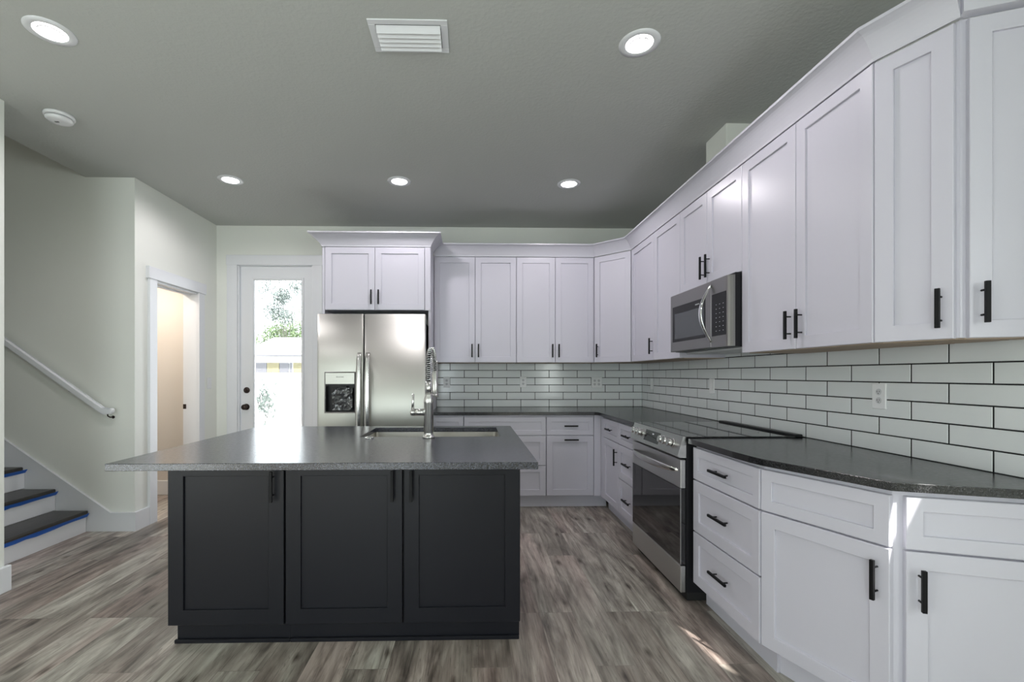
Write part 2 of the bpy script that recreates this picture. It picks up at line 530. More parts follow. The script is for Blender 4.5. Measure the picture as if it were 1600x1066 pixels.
# unseen mask added in that window, its slanting slit shaped for the sun streaks
mb = MB()
sy, sz, hl, hw = 0.300, 1.886, 0.250, 0.058
dirv = Vector((0, 0.479, 0.139)).normalized(); nv = Vector((0, -dirv.z, dirv.y))
cpt = [Vector((0, sy, sz)) + dirv*a*hl + nv*b*hw for a, b in ((-1, -1), (1, -1), (1, 1), (-1, 1))]
oc = [(-0.35, 1.45), (1.02, 1.45), (1.02, 2.35), (-0.35, 2.35)]
for i in range(4):
    j = (i+1) % 4
    mb.yzprism([oc[i], oc[j], (cpt[j].y, cpt[j].z), (cpt[i].y, cpt[i].z)], XR+0.02, XR+0.024)
struct('sun_slit_mask', mb, 'trim')
# left walls
mb = MB()
mb.box((-2.87, YREAR, 0), (XL, 2.755, HC))
struct('wall_left', mb, 'wall')
mb = MB()
mb.box((-2.86, 3.80, 0), (XL, 4.034, HC)); mb.box((-2.86, 4.65, 0), (XL, YB, HC)); mb.box((-2.86, 4.034, 2.076), (XL, 4.65, HC))
struct('wall_doorway', mb, 'wall')
mb = MB()
mb.box((-5.8, 3.80, 0), (-2.86, 3.92, 4.3)); 
struct('wall_stair', mb, 'wall')
mb = MB(); mb.box((-5.8, 2.635, 0), (-2.87, 2.755, 4.3)); mb.box((-2.87, 2.635, HC+0.15), (-2.75, 3.92, 4.3)); mb.box((-5.92, 2.635, 0), (-5.8, 3.92, 4.3))
struct('wall_stair_near', mb, 'wall')
mb = MB(); mb.box((-5.8, 2.635, 4.3), (-2.75, 3.92, 4.35)); struct('ceiling_stairwell', mb, 'ceiling')
# little room behind the left doorway
mb = MB()
mb.box((-4.6, 4.93, 0), (-2.86, 5.0, 2.44)); mb.box((-4.6, 3.925, 0), (-4.5, 4.93, 2.44))
struct('wall_closet', mb, 'closet')
mb = MB(); mb.box((-4.6, 3.92, 2.44), (-2.86, 5.0, 2.5)); struct('ceiling_closet', mb, 'closet')
mb = MB(); mb.box((-4.5, 4.915, 0), (-2.87, 4.93, 0.15), 0.003); struct('baseboard_closet', mb, 'trim')
# rear wall with wide glazed opening behind the camera
mb = MB()
mb.box((-2.87, YREAR-0.12, 0), (-2.2, YREAR, HC)); mb.box((-0.6, YREAR-0.12, 0), (XR+0.12, YREAR, HC))
mb.box((-2.2, YREAR-0.12, 2.4), (-0.6, YREAR, HC)); mb.box((-2.2, YREAR-0.12, 0), (-0.6, YREAR, 0.3))
struct('wall_rear', mb, 'wall')
# boxed duct above the wall cabinets
mb = MB(); mb.box((1.621, 2.889, 2.40), (XR, 3.14, HC), 0.002); struct('wall_duct_box', mb, 'wall')

# baseboards, skirt and casings
BH = 0.15
mb = MB()
mb.box((XL, 3.777, 0), (XL+0.021, 3.944, BH+0.003), 0.001)
mb.box((XL, 4.75, 0), (XL+0.018, YB, BH), 0.003)
struct('baseboard_left', mb, 'trim')
mb = MB()
mb.box((XL, 0.2, 0), (XL+0.028, 2.755+0.018, BH), 0.004)
struct('baseboard_left_near', mb, 'trim')
mb = MB(); mb.box((XL, YB-0.016, 0), (-2.62, YB, BH), 0.003); struct('baseboard_back', mb, 'trim')
sk = [(XL+0.02, 0), (-3.12, 0), (-6.0, 2.05), (-6.0, 0.15+2.35), (-2.909-0.0, 0.15), (XL+0.02, 0.15)]
sk = [(XL+0.01, 0), (-3.14, 0), (-5.79, 1.70), (-5.79, 0.15+0.711*(5.79-2.909)), (-2.909, 0.15), (XL+0.01, 0.15)]
mb = MB(); mb.xzprism(sk, 3.782, 3.80)
mb.xzprism([(XL+0.01, .143), (-2.905, .143), (-5.79, 0.143+0.711*(5.79-2.905)), (-5.79, 0.152+0.711*(5.79-2.909)), (-2.909, 0.152), (XL+0.01, 0.152)], 3.778, 3.80)
struct('trim_stair_skirt', mb, 'trim')
# left doorway casing
mb = MB()
cx = XL
mb.box((cx, 3.945, 0), (cx+0.024, 4.036, 2.085), 0.002)
mb.box((cx, 4.648, 0), (cx+0.024, 4.742, 2.085), 0.002)
mb.box((cx, 3.925, 2.080), (cx+0.032, 4.76, 2.182), 0.002)
mb.box((-2.865, 4.02, 0), (cx+0.004, 4.036, 2.08)); mb.box((-2.865, 4.648, 0), (cx+0.004, 4.664, 2.08)); mb.box((-2.865, 4.034, 2.062), (cx+0.004, 4.65, 2.078))
mb.box((-2.82, 4.034, 2.05), (-2.79, 4.65, 2.066))
d2 = struct('door_2', mb, 'trim')
mb = MB(); mb.box((-2.866, 4.6465, 0.925), (-2.835, 4.6480, 0.972), 0.0005)
sp = mb.build('strike_plate', 'bronze', d2); sp['label'] = 'dark bronze strike plate'
# glass door
mb = MB()
mb.box((-2.614, YB-0.02, 0), (DX0+0.006, YB, 2.445), 0.002)
mb.box((DX1-0.006, YB-0.02, 0), (-1.60, YB, 2.445), 0.002)
mb.box((-2.62, YB-0.022, 2.44), (-1.595, YB, 2.548), 0.002)
mb.box((DX0, YB, 0), (DX0+0.022, YB+0.14, DZ)); mb.box((DX1-0.022, YB, 0), (DX1, YB+0.14, DZ)); mb.box((DX0, YB, DZ-0.02), (DX1, YB+0.14, DZ))
struct('trim_1', mb, 'trim')
X0, X1 = -2.480, -1.727
GX0, GX1, GZ0, GZ1 = -2.345, -1.828, 0.26, 2.29
mb = MB()
mb.box((X0, 5.02, 0.01), (GX0, 5.064, 2.43)); mb.box((GX1, 5.02, 0.01), (X1, 5.064, 2.43))
mb.box((GX0, 5.02, 0.01), (GX1, 5.064, GZ0)); mb.box((GX0, 5.02, GZ1), (GX1, 5.064, 2.43))
d1 = struct('door_1', mb, 'trim')
mb = MB()
mb.rings(GX0-0.022, GX1+0.022, GZ0-0.022, GZ1+0.022, [(0, 5.02), (0.004, 5.010), (0.018, 5.010), (0.03, 5.022), (0.03, 5.03)], False, False)
mb.build('glazing_frame', 'trim', d1)
mb = MB(); mb.box((GX0, 5.036, GZ0), (GX1, 5.041, GZ1)); mb.build('glass_pane', 'glass', d1)
mb = MB(); mb.lathe([(0.033, 0), (0.033, -0.006), (0.026, -0.012), (0.012, -0.014), (0.012, -0.018)], (-2.418, 5.02, 1.098), axis='Y'); mb.box((-2.421, 4.992, 1.086), (-2.415, 5.005, 1.11))
o = mb.build('deadbolt', 'bronze', d1); o['label'] = 'dark bronze deadbolt'
mb = MB(); mb.lathe([(0.034, 0), (0.034, -0.006), (0.014, -0.010), (0.012, -0.03), (0.026, -0.040), (0.030, -0.052), (0.026, -0.064), (0.010, -0.068)], (-2.422, 5.02, 0.918), axis='Y')
o = mb.build('door_knob', 'bronze', d1); o['label'] = 'dark bronze knob'

# ------------------------------------------------------------------ backsplash tile
def tile_wall(kind):
    PH, PV, G = 0.308, 0.0794, 0.0047
    mb = MB()
    bm = mb.bm
    # rectangle limits along u; u = X for back, u = Y for right
    if kind == 'back': u0, u1, k0 = -0.372, XT, -0.0744
    else: u0, u1, k0 = 1.03, YT, 15.2124*PH
    for row in range(0, 8):
        z0 = ZCT + row*PV + G/2; z1 = ZCT + (row+1)*PV - G/2
        zt = 1.39 if kind == 'back' else 1.46
        z1 = min(z1, zt)
        if z0 >= zt: break
        s = (PH/2 if row % 2 else 0)
        n0 = int(math.floor((u0-k0-s)/PH))-1
        for k in range(n0, n0+22):
            a = k0+s+k*PH+G/2; b = k0+s+(k+1)*PH-G/2
            a = max(a, u0); b = min(b, u1)
            if b-a < 0.006: continue
            e = 0.0022; th = 0.006
            def P(u, z, d):
                return (u, YT+th-d, z) if kind == 'back' else (XT+th-d, u, z)
            lo = [bm.verts.new(P(u, z, 0)) for u, z in ((a, z0), (b, z0), (b, z1), (a, z1))]
            mid = [bm.verts.new(P(u, z, th-0.0015)) for u, z in ((a, z0), (b, z0), (b, z1), (a, z1))]
            hi = [bm.verts.new(P(u, z, th)) for u, z in ((a+e, z0+e), (b-e, z0+e), (b-e, z1-e), (a+e, z1-e))]
            for p, q in ((lo, mid), (mid, hi)):
                for i in range(4):
                    bm.faces.new((p[i], p[(i+1) % 4], q[(i+1) % 4], q[i]))
            bm.faces.new(hi)
    o = mb.build('wall_tile_'+kind, 'tile')
    tag(o, kind='structure')
    g = MB()
    if kind == 'back': g.box((u0-0.002, YT+0.0012, ZCT-0.03), (XT+0.004, YB, 1.392))
    else: g.box((XT+0.0012, 1.03, ZCT-0.03), (XR, YT+0.004, 1.462))
    gg = g.build('grout', 'grout', o)
    return o
tile_wall('back'); tile_wall('right')

# ------------------------------------------------------------------ cabinets
def handle(parent, x, z, vertical=True, L=0.14, mat='handle'):
    mb = MB(); s = 0.0065
    if vertical:
        mb.box((x-s, -0.034, z-L/2), (x+s, -0.023, z+L/2), 0.001)
        for dz in (-L*0.30, L*0.30): mb.cyl((x, -0.026, z+dz), (x, 0.0, z+dz), 0.0035, n=10)
    else:
        mb.box((x-L/2, -0.034, z-s), (x+L/2, -0.023, z+s), 0.001)
        for dx in (-L*0.30, L*0.30): mb.cyl((x+dx, -0.026, z), (x+dx, 0.0, z), 0.0035, n=10)
    o = mb.build('handle', mat, parent)
    o['label'] = 'black bar handle'
    return o

def front(root, kind, x0, x1, z0, z1, hnd=None, mat='cab', fw=0.057, turn=0.0):
    g = 0.002
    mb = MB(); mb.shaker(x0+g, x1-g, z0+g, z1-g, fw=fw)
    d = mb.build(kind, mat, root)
    if turn: d.rotation_euler = (0, 0, turn)
    if hnd: handle(d, *hnd)
    return d

CABT, CABB = 2.455, 1.387
def inter(p, d, q, e):
    """intersection of two lines in the plane"""
    det = d[0]*(-e[1]) + e[0]*d[1]
    bx, by = q[0]-p[0], q[1]-p[1]
    t = (bx*(-e[1]) + e[0]*by)/det
    return Vector((p[0]+t*d[0], p[1]+t*d[1]))

def offset_path(pts, d):
    """shift an open path to its right-hand side (outside of the cabinets) with mitred corners"""
    pts = [Vector(p) for p in pts]
    segs = []
    for a, b in zip(pts, pts[1:]):
        t = (b-a).normalized()
        n = Vector((t.y, -t.x))
        segs.append((a+n*d, t))
    out = [segs[0][0]]
    for (a, t), (b, u) in zip(segs, segs[1:]):
        out.append(inter(a, t, b, u))
    t = segs[-1][1]
    out.append(pts[-1] + Vector((t.y, -t.x))*d)
    return out

def upper(label, loc, rz, width, fronts, z0=CABB, z1=CABT, depth=0.335, carc=None, HL=0.135):
    r = thing('wall_cabinet', label, 'cabinet', loc, 0.0 if carc else rz, 'white wall cabinets')
    mb = MB()
    if carc: mb.prism(carc, z0+0.004, z1+0.008)
    else: mb.box((0.001, 0.0205, z0+0.004), (width-0.001, depth, z1+0.008))
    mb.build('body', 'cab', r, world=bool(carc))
    mb = MB()
    if carc:
        cxm = sum(p[0] for p in carc)/len(carc); cym = sum(p[1] for p in carc)/len(carc)
        mb.prism([(cxm+(p[0]-cxm)*0.93, cym+(p[1]-cym)*0.93) for p in carc], z0-0.001, z0+0.005)
    else: mb.box((0.015, 0.036, z0-0.001), (width-0.015, depth-0.01, z0+0.005))
    o = mb.build('underside', 'rawwood', r, world=bool(carc)); o['label'] = 'unpainted wood underside'
    for x0, x1, h in fronts:
        front(r, 'door', x0, x1, z0, z1, (h[0], h[1], True, HL) if h else None, turn=rz if carc else 0.0)
    return r

def base(label, loc, rz, width, fronts, depth, carc=None, kick=None, name='base_cabinet', group='white base cabinets', mat='cab', fwd=0.057, ztop=0.884):
    r = thing(name, label, 'cabinet', loc, 0.0 if carc else rz, group)
    mb = MB()
    if carc: mb.prism(carc, 0.112, ztop)
    else: mb.box((0.001, 0.0205, 0.112), (width-0.001, depth, ztop))
    mb.build('body', mat, r, world=bool(carc))
    mb = MB()
    if kick: mb.prism(kick, 0.0, 0.112)
    else: mb.box((0.0, 0.075, 0.0), (width, depth, 0.112))
    mb.build('toe_kick', mat, r, world=bool(kick))
    for kind, x0, x1, z0, z1, h in fronts:
        front(r, kind, x0, x1, z0, z1, h, mat, fwd if z1-z0 > 0.2 else 0.045, turn=rz if carc else 0.0)
    return r

# ---- wall cabinets
HZ = 1.507
YU, XU = 4.645, 1.53
RZ = -PI/2
upper('white two-door wall cabinet right beside the tall refrigerator panel', (-0.374, YU, 0), 0, 0.832,
      [(0.0, 0.414, (0.414-0.031, HZ)), (0.414, 0.832, (0.414+0.034, HZ))], depth=YB-YU-0.001)
upper('white two-door wall cabinet on the back wall, left of the diagonal corner cabinet', (0.459, YU, 0), 0, 0.787,
      [(0.0, 0.394, (0.394-0.031, HZ)), (0.394, 0.787, (0.394+0.034, HZ))], depth=YB-YU-0.001)
p0 = Vector((1.247, YU)); p1 = Vector((XU, 4.362)); dd = p1-p0
carc = [(1.2475, YU+0.022), (1.262, YU+0.022), (XU+0.022, 4.377), (XU+0.022, 4.3625), (XR-0.001, 4.3625), (XR-0.001, YB-0.001), (1.2475, YB-0.001)]
upper('white single-door diagonal wall cabinet in the corner where both walls meet', (p0.x, p0.y, 0), math.atan2(dd.y, dd.x), dd.length,
      [(0.004, dd.length-0.004, (0.045, HZ))], carc=carc)
upper('white wall cabinet with two narrow doors between the corner cabinet and the microwave', (XU, 4.361, 0), RZ, 1.020,
      [(0.0, 0.545, (0.545-0.034, HZ)), (0.545, 1.020, None)], depth=XR-XU-0.001)
upper('short white two-door wall cabinet directly above the microwave', (XU, 3.3405, 0), RZ, 0.7715,
      [(0.0, 0.386, (0.386-0.034, 1.965)), (0.386, 0.7715, (0.386+0.034, 1.965))], z0=1.852, depth=XR-XU-0.001, HL=0.148)
upper('wide white two-door wall cabinet right of the microwave', (XU, 2.5685, 0), RZ, 0.850,
      [(0.0, 0.433, (0.433-0.034, 1.503)), (0.433, 0.850, (0.433+0.040, 1.503))], depth=XR-XU-0.001)
UA, UD1 = Vector((1.5325, 1.718)), Vector((0.413, -0.911)).normalized()
UB, UD2 = Vector((1.651, 1.491)), Vector((0.939, -0.344)).normalized()
UK = inter(UA, UD1, UB, UD2)
UE = Vector((1.874, 1.491-0.223*0.344/0.939))
upath = offset_path([UA, UK, UE], -0.0205)
uK = upath[1]
carc = [(XU+0.0205, 1.7175), (upath[0].x, upath[0].y), (uK.x, uK.y), (XR-0.001, uK.y+0.03), (XR-0.001, 1.7175)]
upper('angled white single-door wall cabinet, second from the right edge', (UA.x, UA.y, 0), math.atan2(UD1.y, UD1.x), 0.24,
      [(0.0, 0.226, (0.193, 1.493))], carc=carc)
carc = [(uK.x+0.0005, uK.y-0.0003), (upath[2].x, upath[2].y), (XR-0.001, upath[2].y), (XR-0.001, uK.y+0.0285)]
upper('white single-door wall cabinet at the right edge, facing the camera', (UB.x, UB.y, 0), math.atan2(UD2.y, UD2.x), 0.23,
      [(0.002, 0.232, (0.034, 1.504))], carc=carc, HL=0.135)

# ---- crown moulding
def crown(name, path, prof, mat='crown'):
    mb = MB(); bm = mb.bm
    lines = [[bm.verts.new((q.x, q.y, z)) for q in offset_path(path, o)] for o, z in prof]
    n = len(lines)
    for a in range(n):
        A, B = lines[a], lines[(a+1) % n]
        for i in range(len(A)-1):
            bm.faces.new((A[i], A[i+1], B[i+1], B[i]))
    bm.faces.new([l[0] for l in lines]); bm.faces.new([l[-1] for l in lines][::-1])
    return mb.build(name, mat)
def cove(pr, zb=2.4575, zt=2.572):
    out = [(-0.019, zb+0.0095), (0.0, zb+0.001), (0.004, zb+0.001), (0.006, zb+0.012)]
    for k in range(1, 8):
        a = k/8*PI/2
        out.append((0.006+(pr-0.012)*(1-math.cos(a)), zb+0.012+(zt-0.016-zb-0.012)*math.sin(a)))
    # shallow ogee: blend towards the straight line
    o2 = []
    for o, z in out:
        if z > zb+0.0125:
            t = (z-zb-0.012)/(zt-0.016-zb-0.012)
            o = o*0.5 + (0.006+(pr-0.012)*t)*0.5
        o2.append((o, z))
    return o2 + [(pr-0.006, zt-0.014), (pr, zt-0.012), (pr, zt), (-0.019, zt)]
cr = crown('crown_moulding', [(-0.374, YU), (1.247, YU), (XU, 4.362), (UA.x, UA.y), (UK.x, UK.y)], cove(0.078))
tag(cr, 'long white crown moulding along the tops of the wall cabinets', 'moulding')
cr = crown('fascia_board', [(UK.x+0.002*UD2.x, UK.y+0.002*UD2.y), (UE.x, UE.y)], [(-0.019, 2.464), (0.012, 2.470), (0.012, 2.62), (-0.019, 2.62)])
tag(cr, 'flat white board above the wall cabinet at the right edge', 'board')
cr = crown('crown_moulding', [(-1.387, YB-0.003), (-1.387, 4.31), (-0.380, 4.31), (-0.380, 4.575)], cove(0.10))
tag(cr, 'short white crown moulding on top of the cabinet over the refrigerator', 'moulding')

# ---- refrigerator surround
r = thing('refrigerator_cabinet', 'white two-door cabinet with tall side panels over the refrigerator', 'cabinet', (-1.386, 4.31, 0))
mb = MB(); mb.box((-1.362, 4.3305, 1.868), (-0.400, YB-0.001, 2.463)); mb.build('body', 'cab', r, world=True)
mb = MB(); mb.box((-1.386, 4.322, 0), (-1.3622, YB-0.001, 2.463), 0.001); mb.build('side_panel', 'cab', r, world=True)
mb = MB(); mb.box((-0.3998, 4.322, 0), (-0.3765, YB-0.001, 2.463), 0.001); mb.box((-0.431, 4.312, 1.866), (-0.380, 4.331, 2.463), 0.001); mb.build('side_panel', 'cab', r, world=True)
front(r, 'door', 0.027, 0.490, 1.868, 2.455, (0.490-0.031, 1.987, True, 0.135))
front(r, 'door', 0.490, 0.953, 1.868, 2.455, (0.490+0.036, 1.987, True, 0.135))

# ---- base cabinets, back run
YBF, XBF = 4.33, 1.225
D0 = YB-YBF-0.001
HL = 0.16
def stack(x0, x1, hnd=True, L=HL):
    c = (x0+x1)/2
    return [('drawer', x0, x1, a, b, (c, h, False, L) if hnd else None) for a, b, h in ((0.692, 0.868, 0.782), (0.408, 0.689, 0.556), (0.120, 0.405, 0.270))]
base('narrow white base cabinet beside the refrigerator panel', (-0.375, YBF, 0), 0, 0.306, stack(0.002, 0.304, False), D0)
base('wide white base cabinet with three plain drawers behind the island', (-0.068, YBF, 0), 0, 0.777, stack(0.001, 0.776, False), D0)
r = base('white base cabinet with a drawer over a pull-out door, in the back corner', (0.7095, YBF, 0), 0, 0.519,
     [('drawer', 0.002, 0.452, 0.692, 0.868, (0.232, 0.782, False, 0.13)), ('door', 0.002, 0.452, 0.120, 0.689, (0.235, 0.652, False, 0.135))], D0,
     kick=[(0.7095, 4.405), (1.3005, 4.405), (1.3005, YB-0.001), (0.7095, YB-0.001)])
mb = MB(); mb.box((0.4545, 0.002, 0.115), (0.5185, 0.0205, 0.884)); mb.build('filler_strip', 'cab', r)
# ---- right run
D1 = XR-XBF-0.001
r = base('white base cabinet with one drawer and one narrow door, nearest the corner', (XBF, 4.329, 0), RZ, 0.527,
     [('drawer', 0.084, 0.526, 0.692, 0.868, (0.310, 0.782, False, 0.15)), ('door', 0.084, 0.526, 0.120, 0.689, (0.490, 0.570, True, 0.14))], D1)
mb = MB(); mb.box((0.0, 0.004, 0.115), (0.082, 0.0205, 0.884)); mb.build('filler_strip', 'cab', r)
base('white three-drawer base cabinet on the far side of the range', (XBF, 3.8015, 0), RZ, 0.480, stack(0.001, 0.479), D1)
base('white three-drawer base cabinet on the near side of the range', (XBF, 2.515, 0), RZ, 0.588, stack(0.001, 0.587), D1)
BA, BD1 = Vector((1.228, 1.925)), Vector((0.35, -0.937)).normalized()
BB, BD2 = Vector((1.421, 1.479)), Vector((0.944, -0.330)).normalized()
BK = inter(BA, BD1, BB, BD2)
BE = Vector((1.868, 1.479-0.447*0.330/0.944))
bp_ = offset_path([BA, BK, BE], -0.0205)
bk_ = offset_path([BA, BK, BE], -0.078)
bK, kK = bp_[1], bk_[1]
base('angled white base cabinet with a false drawer front and one door', (BA.x, BA.y, 0), math.atan2(BD1.y, BD1.x), 0.48,
     [('drawer', 0.0, 0.460, 0.692, 0.868, None), ('door', 0.0, 0.460, 0.120, 0.689, (0.423, 0.576, True, 0.135))], 0.5,
     carc=[(XBF+0.0205, 1.9255), (bp_[0].x, bp_[0].y), (bK.x, bK.y), (XR-0.001, bK.y+0.03), (XR-0.001, 1.9255)],
     kick=[(1.303, 1.9255), (bk_[0].x, bk_[0].y+0.01), (kK.x, kK.y), (XR-0.001, kK.y+0.03), (XR-0.001, 1.9255)])
base('white base cabinet with drawer front and door at the right edge, facing the camera', (BB.x, BB.y, 0), math.atan2(BD2.y, BD2.x), 0.47,
     [('drawer', 0.004, 0.466, 0.692, 0.868, None), ('door', 0.004, 0.466, 0.120, 0.689, (0.040, 0.571, True, 0.135))], 0.5,
     carc=[(bK.x+0.0005, bK.y-0.0003), (bp_[2].x, bp_[2].y), (XR-0.001, bp_[2].y), (XR-0.001, bK.y+0.0285)],
     kick=[(kK.x+0.0005, kK.y-0.0003), (bk_[2].x, bk_[2].y), (XR-0.001, bk_[2].y), (XR-0.001, kK.y+0.0285)])

# ---- worktops
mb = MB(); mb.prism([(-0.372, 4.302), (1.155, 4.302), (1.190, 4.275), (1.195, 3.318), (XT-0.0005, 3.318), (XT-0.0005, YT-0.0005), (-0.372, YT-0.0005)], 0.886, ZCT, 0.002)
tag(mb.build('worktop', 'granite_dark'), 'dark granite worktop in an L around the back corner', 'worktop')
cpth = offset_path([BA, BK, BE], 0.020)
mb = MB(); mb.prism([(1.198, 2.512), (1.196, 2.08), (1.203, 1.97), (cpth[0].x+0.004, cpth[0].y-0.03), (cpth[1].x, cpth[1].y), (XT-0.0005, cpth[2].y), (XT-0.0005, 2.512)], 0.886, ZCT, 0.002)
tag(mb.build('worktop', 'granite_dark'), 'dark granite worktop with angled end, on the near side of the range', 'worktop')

# ---- island
IX0, IX1, IY0, IY1 = -1.442, 0.270, 1.845, 3.155
SX0, SX1, SY0, SY1 = -0.630, 0.166, 2.612, 3.062
mb = MB(); bm = mb.bm
xs, ys = [IX0, SX0, SX1, IX1], [IY0, SY0, SY1, IY1]
for z in (0.886, ZCT):
    g = [[bm.verts.new((x, y, z)) for x in xs] for y in ys]
    for j in range(3):
        for i in range(3):
            if i == 1 and j == 1: continue
            bm.faces.new((g[j][i], g[j][i+1], g[j+1][i+1], g[j+1][i]))
    if z < 0.9: lo = g
    else: hi = g
def side(pts):
    for (a, b) in zip(pts, pts[1:]):
        bm.faces.new((lo[a[1]][a[0]], lo[b[1]][b[0]], hi[b[1]][b[0]], hi[a[1]][a[0]]))
side([(0,0),(1,0),(2,0),(3,0),(3,1),(3,2),(3,3),(2,3),(1,3),(0,3),(0,2),(0,1),(0,0)])
side([(1,1),(1,2),(2,2),(2,1),(1,1)])
bmesh.ops.recalc_face_normals(bm, faces=bm.faces[:])
es = [e for e in bm.edges if len(e.link_faces) == 2 and e.calc_face_angle(0) > 1]
bmesh.ops.bevel(bm, geom=es, offset=0.002, segments=2, affect='EDGES', profile=0.5)
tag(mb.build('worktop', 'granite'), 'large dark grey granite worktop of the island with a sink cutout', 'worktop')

IF = 2.135
r = base('charcoal single-door island cabinet, leftmost under the island worktop', (-1.388, IF, 0), 0, 0.531,
     [('door', 0.0, 0.529, 0.116, 0.872, (0.480, 0.756, True, 0.14))], 0.44, name='island_cabinet', group='charcoal island cabinets', mat='black_paint', fwd=0.068)
r2 = base('wide charcoal two-door island cabinet, right part under the island worktop', (-0.856, IF, 0), 0, 1.087,
     [('door', 0.001, 0.540, 0.116, 0.872, (0.495, 0.756, True, 0.14)), ('door', 0.544, 1.085, 0.116, 0.872, (0.581, 0.756, True, 0.14))], 0.44, name='island_cabinet', group='charcoal island cabinets', mat='black_paint', fwd=0.068)
for q, x1 in ((r, 0.5315), (r2, 1.086)):
    mb = MB(); mb.box((-0.008 if q is r else 0.0, 0.060, 0), (x1, 0.0745, 0.018), 0.003); mb.build('shoe_moulding', 'black_paint', q)
r = thing('island_sink_cabinet', 'charcoal back part of the island that carries the sink', 'cabinet', (-0.58, 3.1, 0))
mb = MB(); mb.box((-1.388, 2.58, 0.112), (-0.70, 3.10, 0.884)); mb.box((0.212, 2.58, 0.112), (0.231, 3.10, 0.884)); mb.box((-0.70, 3.082, 0.112), (0.212, 3.10, 0.884)); mb.box((-0.70, 2.58, 0.112), (0.212, 3.082, 0.13))
mb.build('body', 'black_paint', r, world=True)
mb = MB(); mb.box((-1.388, 2.58, 0), (0.231, 3.03, 0.112)); mb.build('toe_kick', 'black_paint', r, world=True)

# ---- sink
r = thing('kitchen_sink', 'undermount stainless steel sink set in the island worktop', 'sink', (-0.232, 2.84, 0.66))
mb = MB(); bm = mb.bm
def rr(x0, x1, y0, y1, z, rad, n=5):
    out = []
    for cx_, cy_, a0 in ((x1-rad, y1-rad, 0), (x0+rad, y1-rad, 90), (x0+rad, y0+rad, 180), (x1-rad, y0+rad, 270)):
        for k in range(n+1):
            a = R(a0+90*k/n)
            out.append(bm.verts.new((cx_+rad*math.cos(a), cy_+rad*math.sin(a), z)))
    return out
def bowl(x0, x1, y0, y1):
    rg = [rr(x0-0.02, x1+0.02, y0-0.02, y1+0.02, 0.8845, 0.03), rr(x0, x1, y0, y1, 0.8845, 0.02), rr(x0+0.003, x1-0.003, y0+0.003, y1-0.003, 0.70, 0.02), rr(x0+0.02, x1-0.02, y0+0.02, y1-0.02, 0.682, 0.02)]
    for a, b in zip(rg, rg[1:]):
        for i in range(len(a)): bm.faces.new((a[i], a[(i+1) % len(a)], b[(i+1) % len(a)], b[i]))
    bm.faces.new(rg[-1])
bowl(SX0-0.004, SX1+0.004, SY0-0.004, SY1+0.004)
mb.build('bowl', 'steel_sink', r, world=True)
mb = MB(); mb.lathe([(0.045, 0.683), (0.045, 0.686), (0.03, 0.686), (0.028, 0.680)], (-0.23, 2.9, 0)); mb.build('drain', 'chrome', r, world=True)

# ---- faucet
FX, FY = -0.236, 2.567
r = thing('faucet', 'tall brushed nickel spring faucet on the island worktop', 'faucet', (FX, FY, ZCT))
mb = MB()
mb.lathe([(0.034, 0.0), (0.034, 0.006), (0.031, 0.012), (0.026, 0.016), (0.0255, 0.03), (0.027, 0.034), (0.027, 0.190), (0.0285, 0.194), (0.0285, 0.214), (0.024, 0.228), (0.021, 0.236), (0.021, 0.244), (0.018, 0.246)], (FX, FY, ZCT), 32)
mb.build('body', 'nickel', r, world=True)
mb = MB(); mb.cyl((FX, FY, ZCT+0.24), (FX, FY, ZCT+0.315), 0.0165, n=20); mb.build('riser', 'nickel', r, world=True)
# arc of the hose
pts = []
for k in range(0, 61):
    t = k/60
    if t < 0.35:
        pts.append(Vector((FX, FY, ZCT+0.315+0.10*(t/0.35))))
    else:
        a = (t-0.35)/0.65*PI
        pts.append(Vector((FX+0.0075*(1-math.cos(a))*1.0+0.008*(a/PI), FY+0.075*(1-math.cos(a)), ZCT+0.415+0.100*math.sin(a)-0.05*(a/PI))))
mb = MB(); mb.tube(pts, 0.0085, 10); mb.build('hose', 'blackplastic', r, world=True)
coil = []
L_ = [0]
for a, b in zip(pts, pts[1:]): L_.append(L_[-1]+(b-a).length)
tot = L_[-1]; turns = 34; NS = turns*14
import bisect
for q in range(NS+1):
    d = tot*q/NS
    i = min(max(bisect.bisect_right(L_, d)-1, 0), len(pts)-2)
    f = (d-L_[i])/(L_[i+1]-L_[i]+1e-9)
    p = pts[i].lerp(pts[i+1], f); t = (pts[min(i+2, len(pts)-1)]-pts[max(i-1, 0)]).normalized()
    n1 = Vector((1, 0, 0)); n1 = (n1 - t*n1.dot(t)).normalized(); n2 = t.cross(n1)
    a = 2*PI*turns*q/NS
    coil.append(p + (n1*math.cos(a)+n2*math.sin(a))*0.0155)
mb = MB(); mb.tube(coil, 0.0021, 6); o = mb.build('spring', 'chrome', r, world=True); o['label'] = 'coiled steel spring'
ex, ey, ez = pts[-1]
mb = MB(); mb.lathe([(0.010, 0.01), (0.017, 0.0), (0.017, -0.055), (0.020, -0.065), (0.020, -0.13), (0.016, -0.138)], (ex, ey, ez), 24)
mb.build('spray_head', 'nickel', r, world=True)
mb = MB(); mb.tube([(FX, FY, ZCT+0.228), (FX+0.01, FY+0.06, ZCT+0.229), (ex, ey-0.02, ZCT+0.23)], 0.006, 10); mb.lathe([(0.022, -0.008), (0.022, 0.008)], (ex, ey, ZCT+0.23), 20); mb.build('holder_arm', 'nickel', r, world=True)
mb = MB(); mb.cyl((FX-0.02, FY, ZCT+0.142), (FX-0.078, FY, ZCT+0.142), 0.020, n=24); mb.lathe([(0.019, 0), (0.021, -0.004), (0.021, -0.016), (0.016, -0.022)], (FX-0.078, FY, ZCT+0.142), 24, axis='X')
mb.build('handle_hub', 'nickel', r, world=True)
